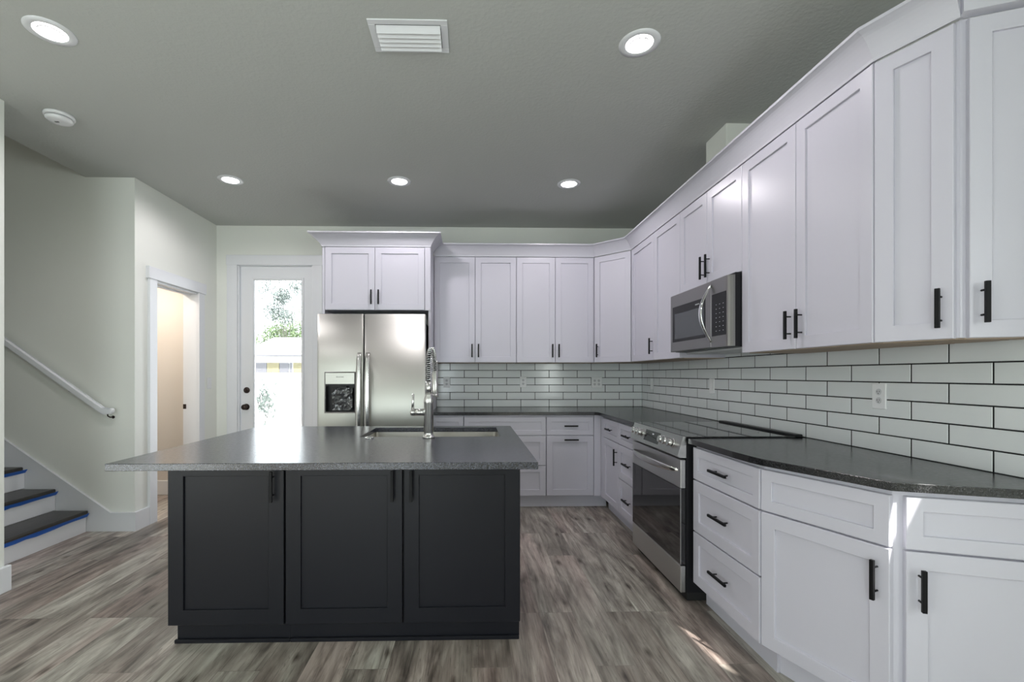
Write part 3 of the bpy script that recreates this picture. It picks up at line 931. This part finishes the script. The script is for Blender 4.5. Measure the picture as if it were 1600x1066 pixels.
mb = MB(); mb.tube([(FX-0.088, FY, ZCT+0.155), (FX-0.087, FY, ZCT+0.20), (FX-0.086, FY, ZCT+0.243)], [0.0080, 0.0068, 0.0068], 14); mb.build('lever', 'nickel', r, world=True)
r = MB(); r.lathe([(0.024, 0), (0.024, 0.004), (0.021, 0.008), (0.012, 0.0085), (0.011, 0.011), (0.006, 0.012)], (-0.562, 2.556, ZCT), 28)
tag(r.build('switch_button', 'chrome'), 'small round chrome button on the island worktop left of the faucet', 'button')

# ---- refrigerator
FR = thing('refrigerator', 'stainless steel side-by-side refrigerator with water dispenser', 'refrigerator', (-0.87, 4.55, 0))
mb = MB(); mb.box((-1.335, 4.125, 0.02), (-0.445, 4.93, 1.775), 0.004); mb.box((-1.30, 4.10, 0.0), (-0.47, 4.2, 0.06)); mb.build('body', 'blackplastic', FR, world=True)
def fdoor(x0, x1, z0, z1, hole=None):
    """slightly bowed door front; hole = x0,x1,z0,z1 opening"""
    mb = MB(); bm = mb.bm
    nx = 25
    def fy(x):
        t = (x-x0)/(x1-x0)
        e = min(t, 1-t)*(x1-x0)
        y = 4.050 - 0.004*math.sin(PI*t)
        if e < 0.005: y += 0.005*(1-math.sqrt(max(0, 1-((0.005-e)/0.005)**2)))
        return y
    xs = [x0, x0+0.001, x0+0.0025, x0+0.005] + [x0+0.005+(x1-x0-0.01)*k/20 for k in range(1, 20)] + [x1-0.005, x1-0.0025, x1-0.001, x1]
    zs = [z0, z1]
    if hole:
        xs = sorted(set([x for x in xs if abs(x-hole[0]) > 0.006 and abs(x-hole[1]) > 0.006] + [hole[0], hole[1]]))
        zs = [z0, hole[2], hole[3], z1]
    g = [[bm.verts.new((x, fy(x), z)) for x in xs] for z in zs]
    bk = [[bm.verts.new((x, 4.115, z)) for x in xs] for z in zs]
    for j in range(len(zs)-1):
        for i in range(len(xs)-1):
            if hole and j == 1 and hole[0]-1e-6 <= xs[i] and xs[i+1] <= hole[1]+1e-6: continue
            f = bm.faces.new((g[j][i], g[j][i+1], g[j+1][i+1], g[j+1][i])); f.smooth = True
    for i in range(len(xs)-1):
        bm.faces.new((g[0][i], bk[0][i], bk[0][i+1], g[0][i+1])); bm.faces.new((g[-1][i], g[-1][i+1], bk[-1][i+1], bk[-1][i]))
    for j in range(len(zs)-1):
        bm.faces.new((g[j][0], g[j+1][0], bk[j+1][0], bk[j][0])); bm.faces.new((g[j][-1], bk[j][-1], bk[j+1][-1], g[j+1][-1]))
    return mb
mb = MB(); mb.box((-0.9455, 4.062, 0.075), (-0.9295, 4.13, 1.792)); mb.build('gap_shade_strip', 'dark', FR, world=True)  # dark strip standing in for the shade in the gap between the doors
DH = (-1.269, -1.016, 0.939, 1.283)
dl = fdoor(-1.343, -0.9440, 0.07, 1.797, DH).build('freezer_door', 'steel_warm', FR, world=True)
dr = fdoor(-0.9310, -0.402, 0.07, 1.797).build('refrigerator_door', 'steel_warm', FR, world=True)
mb = MB()
x0, x1, z0, z1 = DH
mb.rings(x0-0.008, x1+0.008, z0-0.008, z1+0.008, [(0, 4.050), (0, 4.036), (0.004, 4.033), (0.009, 4.036), (0.010, 4.06)], False, False)
dp = mb.build('water_dispenser', 'steel_dark', dl, world=True)
mb = MB(); mb.box((x0, 4.036, 1.183), (x1, 4.06, z1), 0.002); mb.build('control_panel', 'steel_warm', dl, world=True)
mb = MB()
mb.box((x0, 4.105, z0), (x1, 4.11, 1.183)); mb.box((x0, 4.045, z0), (x0+0.003, 4.11, 1.183)); mb.box((x1-0.003, 4.045, z0), (x1, 4.11, 1.183)); mb.box((x0, 4.045, z0), (x1, 4.11, z0+0.004)); mb.box((x0, 4.045, 1.168), (x1, 4.105, 1.183))
mb.box((-1.16, 4.06, 1.13), (-1.09, 4.1, 1.168), 0.004)
mb.build('dispenser_recess', 'blackplastic', dl, world=True)
random.seed(4)
mb = MB(); bm = mb.bm
nx, nz = 7, 8
g = [[bm.verts.new((-1.215+0.175*i/nx+random.uniform(-.002, .002), 4.062+random.uniform(-0.009, 0.009), 0.955+0.195*j/nz)) for i in range(nx+1)] for j in range(nz+1)]
for j in range(nz):
    for i in range(nx):
        bm.faces.new((g[j][i], g[j][i+1], g[j+1][i+1], g[j+1][i]))
bag = mb.build('plastic_bag', 'film')
sm = bag.modifiers.new('s', 'SOLIDIFY'); sm.thickness = 0.001
tag(bag, 'crumpled clear plastic bag stuck inside the refrigerator water dispenser', 'bag')
for xa, door in ((-0.976, dl), (-0.902, dr)):
    mb = MB(); bm = mb.bm
    prev = None
    K = 26
    for k in range(K+1):
        t = k/K; z = 0.56+0.90*t
        y = 4.052 - 0.062*min(1, math.sin(PI*t)**0.45 if 0 < t < 1 else 0)
        hw, ht = 0.0235*(0.75+0.25*math.sin(PI*t)), 0.009
        ring = [bm.verts.new((xa+hw*math.cos(a), y+ht*math.sin(a)*(1.0), z)) for a in [2*PI*i/16 for i in range(16)]]
        if prev:
            for i in range(16):
                f = bm.faces.new((prev[i], prev[(i+1) % 16], ring[(i+1) % 16], ring[i])); f.smooth = True
        else: bm.faces.new(ring[::-1])
        prev = ring
    bm.faces.new(prev)
    mb.build('handle', 'nickel', door, world=True)

def text_mesh(name, txt, size, mat, parent, loc, rot, squeeze=1.0):
    cu = bpy.data.curves.new(name, 'FONT'); cu.body = txt; cu.size = size; cu.align_x = 'CENTER'; cu.extrude = 0.0004; cu.space_character = squeeze
    tmp = bpy.data.objects.new(name+'_c', cu); C.objects.link(tmp)
    dg = bpy.context.evaluated_depsgraph_get(); dg.update()
    me = bpy.data.meshes.new_from_object(tmp.evaluated_get(dg))
    bpy.data.objects.remove(tmp)
    me.name = name
    from mathutils import Euler
    me.transform(Matrix.Translation(loc) @ Euler(rot).to_matrix().to_4x4())
    me.transform(Matrix(WM[parent.name]).inverted())
    me.materials.clear(); me.materials.append(M[mat])
    o = bpy.data.objects.new(name, me); C.objects.link(o); o.parent = parent; WM[o.name] = WM[parent.name]
    return o
text_mesh('lettering', 'FRIGIDAIRE', 0.0135, 'ink', dl, (-1.142, 4.0355, 1.241), (R(90), 0, 0))
mb = MB(); mb.cyl((-1.175, 4.0365, 1.212), (-1.175, 4.0345, 1.212), 0.005, n=16); mb.build('indicator_button', 'inkw', dl, world=True)

# ---- range
RY0, RY1 = 2.535, 3.297
RG = thing('range', 'stainless steel slide-in electric range with black glass oven door', 'range', (1.5, 2.916, 0))
mb = MB(); mb.box((1.197, RY0+0.004, 0.05), (1.80, RY1-0.004, 0.905)); mb.build('body', 'blackplastic', RG, world=True)
mb = MB(); mb.box((1.205, RY0+0.006, 0.006), (1.80, RY1-0.006, 0.0495)); mb.build('base_panel', 'dark', RG, world=True)
for fx in (1.24, 1.76):
    for fy in (RY0+0.05, RY1-0.05):
        mb = MB(); mb.cyl((fx, fy, 0), (fx, fy, 0.045), 0.018, n=14); mb.build('foot', 'blackplastic', RG, world=True)
mb = MB(); mb.box((1.192, RY0-0.012, 0.9155), (1.8115, RY1+0.012, 0.923), 0.002); mb.build('cooktop', 'blackgloss', RG, world=True)
for bx, by, br in ((1.36, RY0+0.20, 0.10), (1.36, RY1-0.20, 0.085), (1.64, RY0+0.20, 0.08), (1.64, RY1-0.20, 0.10)):
    mb = MB(); bm = mb.bm
    a = [bm.verts.new((bx+br*math.cos(2*PI*i/48), by+br*math.sin(2*PI*i/48), 0.9233)) for i in range(48)]
    b = [bm.verts.new((bx+(br-0.0015)*math.cos(2*PI*i/48), by+(br-0.0015)*math.sin(2*PI*i/48), 0.9233)) for i in range(48)]
    for i in range(48): bm.faces.new((a[i], a[(i+1) % 48], b[(i+1) % 48], b[i]))
    mb.build('burner_ring', 'ink', RG, world=True)
mb = MB(); mb.box((1.800, RY0-0.012, 0.9155), (1.850, RY1+0.012, 0.933), 0.004); mb.build('rear_trim', 'blackplastic', RG, world=True)
# sloping control panel
mb = MB(); bm = mb.bm
prof = [(1.197, 0.919), (1.180, 0.921), (1.148, 0.812), (1.160, 0.803), (1.197, 0.803)]
for ya, yb in ((RY0, RY1),):
    A = [bm.verts.new((p[0], ya, p[1])) for p in prof]; B = [bm.verts.new((p[0], yb, p[1])) for p in prof]
    bm.faces.new(A[::-1]); bm.faces.new(B)
    for i in range(5): bm.faces.new((A[i], A[(i+1) % 5], B[(i+1) % 5], B[i]))
CP = mb.build('control_panel', 'steel', RG, world=True)
pv = Vector((1.148-1.180, 0, 0.812-0.921)).normalized(); pn = Vector((pv.z, 0, -pv.x)); pn = pn if pn.x < 0 else -pn
def onp(y, s, h):       # s metres down the slope, h out of it
    return Vector((1.180, y, 0.921)) + pv*s + pn*h
mb = MB(); bm = mb.bm
q = [onp(y, s, h) for h in (0.0, 0.0015) for y, s in ((2.82, 0.020), (3.055, 0.020), (3.055, 0.092), (2.82, 0.092))]
v = [bm.verts.new(p) for p in q]
for f in ((0,1,2,3), (4,7,6,5), (0,4,5,1), (1,5,6,2), (2,6,7,3), (3,7,4,0)): bm.faces.new([v[i] for i in f])
mb.build('display', 'blackgloss', CP, world=True)
mb = MB(); mb.box((-0.012, -0.004, 0), (0.012, 0.004, 0.0006))
mat4 = Matrix.Translation(onp(2.925, 0.038, 0.0016)) @ Matrix(((0, pv.x, pn.x, 0), (1, 0, 0, 0), (0, pv.z, pn.z, 0), (0, 0, 0, 1)))
mb.bm.transform(mat4); mb.build('clock_digits', 'inkw', CP, world=True)
for y in (3.225, 3.165, 3.110, 2.765, 2.700, 2.635):
    mb = MB()
    a, b, c_, d_ = onp(y, 0.052, 0.0), onp(y, 0.052, 0.006), onp(y, 0.052, 0.010), onp(y, 0.052, 0.032)
    mb.cyl(a, b, 0.027, 0.026, n=28); mb.cyl(b, d_, 0.0215, 0.0195, n=28)
    k = mb.build('knob', 'nickel', RG, world=True)
# oven door
mb = MB()
mb.box((1.166, RY0, 0.632), (1.194, RY1, 0.792), 0.003); mb.box((1.165, RY0, 0.205), (1.168, RY0+0.004, 0.632)); mb.box((1.165, RY0, 0.205), (1.168, RY1, 0.209))
OD = mb.build('oven_door', 'steel', RG, world=True)
mb = MB(); mb.box((1.1655, RY0+0.001, 0.208), (1.193, RY1-0.001, 0.6315), 0.0008); mb.build('oven_glass', 'blackgloss', OD, world=True)
mb = MB(); bm = mb.bm
prev = None; K = 24
for k in range(K+1):
    t = k/K; y = RY0+0.035+(RY1-RY0-0.07)*t
    x = 1.168 - 0.052*(math.sin(PI*t)**0.5 if 0 < t < 1 else 0)
    tp = 0.35+0.65*math.sin(PI*t)**0.5 if 0 < t < 1 else 0.35
    ring = [bm.verts.new((x+0.010*tp*math.cos(a), y, 0.728+0.021*tp*math.sin(a))) for a in [2*PI*i/16 for i in range(16)]]
    if prev:
        for i in range(16):
            f = bm.faces.new((prev[i], prev[(i+1) % 16], ring[(i+1) % 16], ring[i])); f.smooth = True
    else: bm.faces.new(ring[::-1])
    prev = ring
bm.faces.new(prev)
mb.build('handle', 'nickel', OD, world=True)
mb = MB(); mb.box((1.166, RY0, 0.052), (1.194, RY1, 0.200), 0.003); mb.build('storage_drawer', 'steel', RG, world=True)

# ---- microwave
MY0, MY1, MZ0, MZ1 = 2.572, 3.330, 1.430, 1.8505
MW = thing('microwave', 'stainless steel over-the-range microwave with arched handle', 'microwave', (1.66, 2.95, 1.43))
mb = MB(); mb.box((1.495, MY0, MZ0-0.003), (XR-0.009, MY1, MZ1-0.003)); mb.build('body', 'blackplastic', MW, world=True)
mb = MB(); mb.box((1.56, MY0+0.03, MZ0-0.016), (1.84, MY1-0.03, MZ0-0.002), 0.004); mb.build('grease_filter', 'plastic2', MW, world=True)
# door and control frame, near edge rounded
mb = MB(); mb.box((1.457, 2.765, MZ0), (1.496, MY1, MZ1-0.016), 0.003)
MD = mb.build('door', 'steel_dark', MW, world=True)
pf = [(1.496, MY0), (1.485, MY0), (1.468, MY0+0.004), (1.460, MY0+0.014), (1.457, MY0+0.03), (1.457, 2.763), (1.496, 2.763)]
mb = MB(); mb.prism(pf, MZ0, MZ1-0.016); MC = mb.build('control_frame', 'steel_dark', MW, world=True)
mb = MB(); mb.box((1.4555, 2.83, 1.497), (1.458, 3.293, 1.748), 0.001); mb.build('door_glass', 'blackplastic', MD, world=True)
mb = MB(); mb.box((1.4545, 2.845, 1.517), (1.4562, 3.255, 1.695), 0.0005); mb.build('window', 'greyglass', MD, world=True)
mb = MB(); mb.box((1.4555, 2.598, 1.497), (1.458, 2.752, 1.748), 0.001); MK = mb.build('control_panel', 'blackplastic', MC, world=True)
for a in range(3):
    for b in range(7):
        y = 2.625+a*0.038; z = 1.525+b*0.026
        mb = MB(); mb.box((1.4548, y-0.004, z-0.0015), (1.4556, y+0.004, z+0.0015)); mb.build('key', 'inkw', MK, world=True)
text_mesh('lettering', 'FRIGIDAIRE', 0.0105, 'inkw', MD, (1.4548, 2.93, 1.716), (R(90), 0, R(-90)))
mb = MB(); bm = mb.bm
prev = None; K = 30
for k in range(K+1):
    t = k/K; z = 1.462+0.352*t
    s_ = math.sin(PI*t)
    x = 1.457 - 0.062*s_; y = 2.762 + 0.012*s_
    hw = 0.006+0.012*s_**0.6 if s_ > 0 else 0.006
    ring = [bm.verts.new((x+0.006*math.sin(a), y+hw*math.cos(a), z)) for a in [2*PI*i/14 for i in range(14)]]
    if prev:
        for i in range(14):
            f = bm.faces.new((prev[i], prev[(i+1) % 14], ring[(i+1) % 14], ring[i])); f.smooth = True
    else: bm.faces.new(ring[::-1])
    prev = ring
bm.faces.new(prev)
mb.build('handle', 'chrome', MD, world=True)

# ---- staircase
ST = thing('staircase', 'white staircase with black covered treads going up to the left', 'stairs', (-3.1, 3.28, 0))
NST = 9; RISE, RUN = 0.1775, 0.243
SY_0, SY_1 = 2.757, 3.780
for k in range(NST):
    xf = -3.10-RUN*k; z1 = RISE*(k+1)-0.028
    mb = MB(); mb.box((xf-RUN-0.02, SY_0, RISE*k if k == 0 else RISE*k-0.0), (xf, SY_1, z1))
    mb.build('riser', 'trim', ST, world=True)
    mb = MB(); mb.box((xf-RUN-0.0, SY_0+0.002, z1), (xf+0.034, SY_1-0.018-0.012*((k*7) % 3), z1+0.028), 0.009, 3)
    o = mb.build('tread', 'tread', ST, world=True); o['label'] = 'tread under a black plastic cover'
    if k < 6:
        random.seed(k)
        mb = MB(); bm = mb.bm
        ends = SY_1-0.002 + 0.0
        n = 14
        top = [bm.verts.new((xf+0.026-0.002*(i % 2), SY_0+0.003+(ends-SY_0-0.003)*i/n, z1+0.002)) for i in range(n+1)]
        bot = [bm.verts.new((xf+0.006+0.004*random.random(), SY_0+0.003+(ends-SY_0-0.003)*i/n, z1-0.026-0.010*random.random()*(1 if i < n-3 else 0.2))) for i in range(n+1)]
        for i in range(n): bm.faces.new((top[i], top[i+1], bot[i+1], bot[i]))
        o = mb.build('painters_tape', 'tape', ST, world=True); o['label'] = 'torn blue masking tape'
        sm = o.modifiers.new('s', 'SOLIDIFY'); sm.thickness = 0.001

# ---- handrail
HR = thing('handrail', 'white wooden handrail on the stair wall', 'handrail', (-3.2, 3.74, 0.95))
mb = MB()
sl = 0.723
def hz(x): return 0.975 + sl*(-2.925-x)
poly = [(-2.855, 0.998), (-2.850, 0.975), (-2.862, 0.955), (-2.925, 0.948), (-5.2, hz(-5.2)-0.027), (-5.2, hz(-5.2)+0.027), (-2.935, 0.998)]
mb.xzprism(poly, 3.712, 3.756)
bmesh.ops.bevel(mb.bm, geom=[e for e in mb.bm.edges], offset=0.006, segments=2, affect='EDGES')
mb.build('rail', 'trim', HR, world=True)
for bx in (-2.90, -3.20, -4.3):
    z = 0.948 if bx > -2.925 else hz(bx)-0.027
    mb = MB(); mb.tube([(bx, 3.740, z+0.004), (bx, 3.742, z-0.012), (bx, 3.765, z-0.024), (bx, 3.798, z-0.026)], 0.005, 8); mb.cyl((bx, 3.796, z-0.026), (bx, 3.80, z-0.026), 0.012, n=16)
    o = mb.build('bracket', 'bronze', HR, world=True); o['label'] = 'dark bronze bracket'

# ---- ceiling fixtures
def downlight(x, y, label):
    r = thing('recessed_light', label, 'ceiling light', (x, y, HC), 0, 'recessed ceiling lights')
    mb = MB(); bm = mb.bm; n = 40
    prof = [(0.097, -0.0005), (0.0965, -0.004), (0.066, -0.006), (0.064, -0.004)]
    rs = [[bm.verts.new((rr_*math.cos(2*PI*i/n), rr_*math.sin(2*PI*i/n), h)) for i in range(n)] for rr_, h in prof]
    for a, b in zip(rs, rs[1:]):
        for i in range(n):
            f = bm.faces.new((a[i], a[(i+1) % n], b[(i+1) % n], b[i])); f.smooth = True
    mb.build('trim_ring', 'trim', r)
    mb = MB(); bm = mb.bm
    prof = [(0.064, -0.004), (0.060, -0.0015), (0.040, -0.0012)]
    rs = [[bm.verts.new((rr_*math.cos(2*PI*i/n), rr_*math.sin(2*PI*i/n), h)) for i in range(n)] for rr_, h in prof]
    for a, b in zip(rs, rs[1:]):
        for i in range(n):
            bm.faces.new((a[i], a[(i+1) % n], b[(i+1) % n], b[i]))
    mb.build('baffle', 'diffuser', r)
    mb = MB(); mb.lathe([(0.0480, -0.0013), (0.0485, -0.0085), (0.046, -0.010)], n=40); mb.build('lens_rim', 'ink2', r)
    mb = MB(); mb.lathe([(0.0462, -0.0095), (0.044, -0.0112), (0.01, -0.0118)], n=40); mb.build('diffuser', 'diffuser', r)
    d = bpy.data.lights.new('downlight_glow', 'SPOT'); d.energy = 25; d.color = (1.0, 0.94, 0.985); d.spot_size = R(172); d.spot_blend = 0.45; d.shadow_soft_size = 0.05; d.specular_factor = 0.3
    lo_ = bpy.data.objects.new('downlight_glow', d); C.objects.link(lo_); lo_.location = (x, y, HC-0.03)
downlight(-1.960, 2.190, 'recessed ceiling light nearest the top left corner of the photo')
downlight(0.812, 2.203, 'recessed ceiling light between the air vent and the right cabinets')
downlight(-1.976, 3.828, 'recessed ceiling light in the far row, in front of the glass door')
downlight(-0.593, 3.822, 'recessed ceiling light in the far row, above the refrigerator side of the island')
downlight(0.820, 3.842, 'recessed ceiling light in the far row, nearest the corner wall cabinet')

VT = thing('air_vent', 'white rectangular louvred air vent in the ceiling', 'vent', (-0.289, 2.18, HC))
x0, x1, y0, y1 = -0.470, -0.108, 2.075, 2.285
mb = MB()
for a, b in (((x0, y0), (x1, y0+0.030)), ((x0, y1-0.030), (x1, y1)), ((x0, y0+0.03), (x0+0.032, y1-0.03)), ((x1-0.032, y0+0.03), (x1, y1-0.03))):
    mb.box((a[0], a[1], HC-0.006), (b[0], b[1], HC-0.0005), 0.0015)
mb.build('frame', 'trim', VT, world=True)
mb = MB(); mb.box((x0+0.03, y0+0.03, HC-0.0015), (x1-0.03, y1-0.03, HC-0.0005)); mb.build('backing', 'dark', VT, world=True)
for k in range(5):
    mb = MB()
    mm = Matrix.Translation((0, y0+0.050+k*0.0285, HC-0.012)) @ Matrix.Rotation(R(-38), 4, 'X')
    mb.box((x0+0.034, -0.0165, -0.0008), (x1-0.034, 0.0165, 0.0008), mat=mm)
    mb.build('louvre', 'trim', VT, world=True)

SD = thing('smoke_detector', 'round white smoke detector on the ceiling at the left', 'smoke detector', (-2.541, 2.90, HC))
mb = MB(); mb.lathe([(0.078, -0.0005), (0.078, -0.012), (0.070, -0.018)], (0, 0, 0), 40); mb.build('base', 'plastic', SD)
mb = MB(); mb.lathe([(0.062, -0.018), (0.062, -0.021)], (0, 0, 0), 40); mb.build('gap_ring', 'dark', SD)
mb = MB(); mb.lathe([(0.067, -0.0212), (0.068, -0.030), (0.058, -0.040), (0.03, -0.043), (0.01, -0.043)], (0, 0, 0), 40); mb.build('cover', 'plastic', SD)
mb = MB(); mb.box((-0.02, -0.012, -0.045), (0.004, -0.002, -0.0425), 0.0005); mb.build('test_button', 'ink', SD)

# ---- outlets and switches
def plate(label, M4, kind='outlet', gangs=1, name=None):
    """local frame: x right, y into the wall, z up"""
    r = thing(name or ('light_switch' if kind == 'switch' else 'power_outlet'), label, 'switch' if kind == 'switch' else 'outlet')
    r.matrix_world = M4; WM[r.name] = M4.copy()
    wd = 0.072 if gangs == 1 else 0.118
    mb = MB(); mb.rings(-wd/2, wd/2, -0.0585, 0.0585, [(0, 0.0), (0, -0.003), (0.003, -0.0055)], True, True); mb.build('cover_plate', 'plastic', r)
    for g in range(gangs):
        ox = 0 if gangs == 1 else (-0.023 if g == 0 else 0.023)
        if kind == 'outlet':
            for dz in (-0.0195, 0.0195):
                mb = MB(); mb.lathe([(0.0145, -0.0054), (0.0140, -0.0072)], (ox, 0, dz), 24, axis='Y'); f = mb.build('socket', 'plastic2', r)
                mb = MB()
                mb.box((ox-0.007, -0.0078, dz-0.002), (ox-0.005, -0.0070, dz+0.006)); mb.box((ox+0.005, -0.0078, dz-0.001), (ox+0.007, -0.0070, dz+0.006)); mb.cyl((ox, -0.0070, dz-0.007), (ox, -0.0078, dz-0.007), 0.0022, n=10)
                mb.build('slots', 'dark', f)
        else:
            mb = MB(); mb.box((ox-0.0165, -0.0075, -0.033), (ox+0.0165, -0.005, 0.033), 0.001); mb.build('rocker', 'plastic', r)
    return r
def atB(x, z): return Matrix.Translation((x, YT-0.0002, z))
def atR(y, z): return Matrix.Translation((XT-0.0002, y, z)) @ Matrix.Rotation(-PI/2, 4, 'Z')
plate('white outlet on the back tile just right of the faucet', atB(-0.264, 1.183))
plate('white single outlet on the middle of the back tile', atB(0.566, 1.186))
plate('double white outlet on the back tile near the corner', atB(1.371, 1.180), gangs=2)
plate('white switch on the right tile beside the corner', atR(4.709, 1.168), 'switch')
plate('flat white wall plate on the right tile below the microwave', atR(3.527, 1.176), 'switch')
plate('white outlet on the right tile in front of the range, nearest the camera', atR(2.063, 1.168))
plate('white light switch on the left wall beside the doorway', Matrix.Translation((XL+0.0002, 4.862, 1.176)) @ Matrix.Rotation(PI/2, 4, 'Z'), 'switch')

# ------------------------------------------------------------------ outdoors, seen through the glass door
mb = MB(); mb.box((-40, 5.16, -0.3), (30, 60, -0.12)); struct('ground_yard', mb, 'patio')
FN = thing('fence', 'tall white fence behind the glass door', 'fence', (-4.2, 9.0, -0.12))
mb = MB(); mb.box((-8, 9.0, -0.12), (-0.5, 9.04, 1.27)); mb.build('panel', 'fence', FN, world=True)
mb = MB(); mb.box((-8, 8.98, 1.26), (-0.5, 9.06, 1.30)); mb.build('top_rail', 'fence', FN, world=True)
HS = thing('neighbour_house', 'low white house with hipped roof beyond the fence', 'house', (-7, 20, -0.12))
mb = MB(); mb.box((-12, 18.0, -0.12), (-3, 24, 1.97)); mb.build('wall', 'fence', HS, world=True)
mb = MB(); bm = mb.bm
e = [(-8.75, 17.5, 2.02), (-2.5, 17.5, 2.02), (-2.5, 24.5, 2.02), (-8.75, 24.5, 2.02)]; rdg = [(-8.0+0.25, 18.3, 2.72), (-3.5, 18.3, 2.72), (-3.5, 23, 2.72), (-7.75, 23, 2.72)]
ev = [bm.verts.new(p) for p in e]; rv = [bm.verts.new(p) for p in rdg]
for i in range(4): bm.faces.new((ev[i], ev[(i+1) % 4], rv[(i+1) % 4], rv[i]))
bm.faces.new(rv); bm.faces.new(ev[::-1])
mb.build('roof', 'whiteroof', HS, world=True)
mb = MB(); mb.box((-9.5, 17.48, 1.965), (-2.5, 17.52, 2.02)); mb.build('gutter', 'greywin', HS, world=True)
for xa, xb, mt in ((-8.40, -7.90, 'greywin'), (-7.88, -7.42, 'yellow'), (-7.40, -7.05, 'greywin'), (-7.02, -6.93, 'greywin'), (-6.88, -6.3, 'yellow')):
    mb = MB(); mb.box((xa, 17.96, 1.2), (xb, 18.0, 1.72)); mb.build('window_panel', mt, HS, world=True)

def leaf_tree(label, x, y, blobs, nleaf, mat, ls, seed, trunk_z=0):
    random.seed(seed)
    r = thing('tree', label, 'tree', (x, y, -0.12), 0, 'trees beyond the fence')
    mb = MB(); mb.tube([(x, y, -0.12), (x+0.15, y, 2.5), (x-0.1, y, 5.0), (x+0.2, y, 8)], [0.05, 0.03, 0.015, 0.006], 8)
    for bx, bz, br, w_ in blobs:
        mb.tube([(x, y, 2.0), (x+(bx-x)*0.5, y, (2.0+bz)/2+0.3), (bx, y, bz)], [0.02, 0.012, 0.005], 6)
    mb.build('trunk', 'bark', r, world=True)
    mb = MB(); bm = mb.bm
    W = sum(b[3] for b in blobs)
    for bx, bz, br, w_ in blobs:
        for k in range(int(nleaf*w_/W)):
            d = Vector((random.gauss(0, 1), random.gauss(0, 1), random.gauss(0, 1))).normalized()*br*random.random()**0.5
            c = Vector((bx, y, bz)) + d
            a = Vector((random.gauss(0, 1), random.gauss(0, 1), random.gauss(0, 1))).normalized(); b = a.orthogonal().normalized()
            s1 = ls*random.uniform(0.6, 1.3); s2 = s1*0.45
            vs = [bm.verts.new(c+a*s1), bm.verts.new(c+b*s2), bm.verts.new(c-a*s1), bm.verts.new(c-b*s2)]
            bm.faces.new(vs)
    mb.build('foliage', mat, r, world=True)
leaf_tree('tall airy tree with grey green leaves beyond the house', -10.2, 25.5,
          [(-10.35, 5.55, 0.50, 3.0), (-10.8, 4.7, 0.55, 2.0), (-10.1, 4.45, 0.5, 1.5), (-9.55, 6.0, 0.45, 1.3), (-11.3, 6.0, 0.6, 0.9), (-10.5, 6.5, 0.8, 0.8), (-10.6, 5.2, 1.35, 1.6)], 3300, 'leaf2', 0.06, 3)
leaf_tree('broad leafy green tree low behind the white roof', -11.5, 30.0,
          [(-12.6, 3.6, 0.9, 2.0), (-11.5, 3.6, 1.0, 2.0), (-10.4, 3.6, 0.9, 2.0), (-13.5, 3.0, 1.0, 1.5), (-12.2, 4.2, 1.1, 1.0), (-10.8, 4.4, 1.1, 0.8)], 4600, 'leaf', 0.09, 8)
random.seed(12)
SH = thing('shrub', 'sparse grey green shrub in front of the white fence', 'shrub', (-3.75, 8.3, -0.12))
mb = MB(); bm = mb.bm
for k in range(230):
    c = Vector((random.gauss(-3.68, 0.085), random.gauss(8.3, 0.08), random.gauss(0.80, 0.14)))
    a = Vector((random.gauss(0, .5), random.gauss(0, .5), 1)).normalized(); b = a.orthogonal().normalized()
    s1 = random.uniform(.02, .06); s2 = s1*.3
    bm.faces.new([bm.verts.new(c+a*s1), bm.verts.new(c+b*s2), bm.verts.new(c-a*s1), bm.verts.new(c-b*s2)])
mb.build('leaves', 'leaf2', SH, world=True)
mb = MB()
for k in range(5): mb.tube([(-3.70+0.01*k, 8.3, -0.12), (-3.70+0.03*(k-2), 8.3, 0.5), (-3.70+0.06*(k-2), 8.3, 0.85)], 0.005, 5)
mb.build('stems', 'bark', SH, world=True)
mb = MB(); mb.tube([(-16, 16, 3.62), (-8, 16, 3.56), (0, 16, 3.62)], 0.012, 6)
tag(mb.build('power_line', 'greywin'), 'thin overhead power line crossing in front of the trees', 'cable')
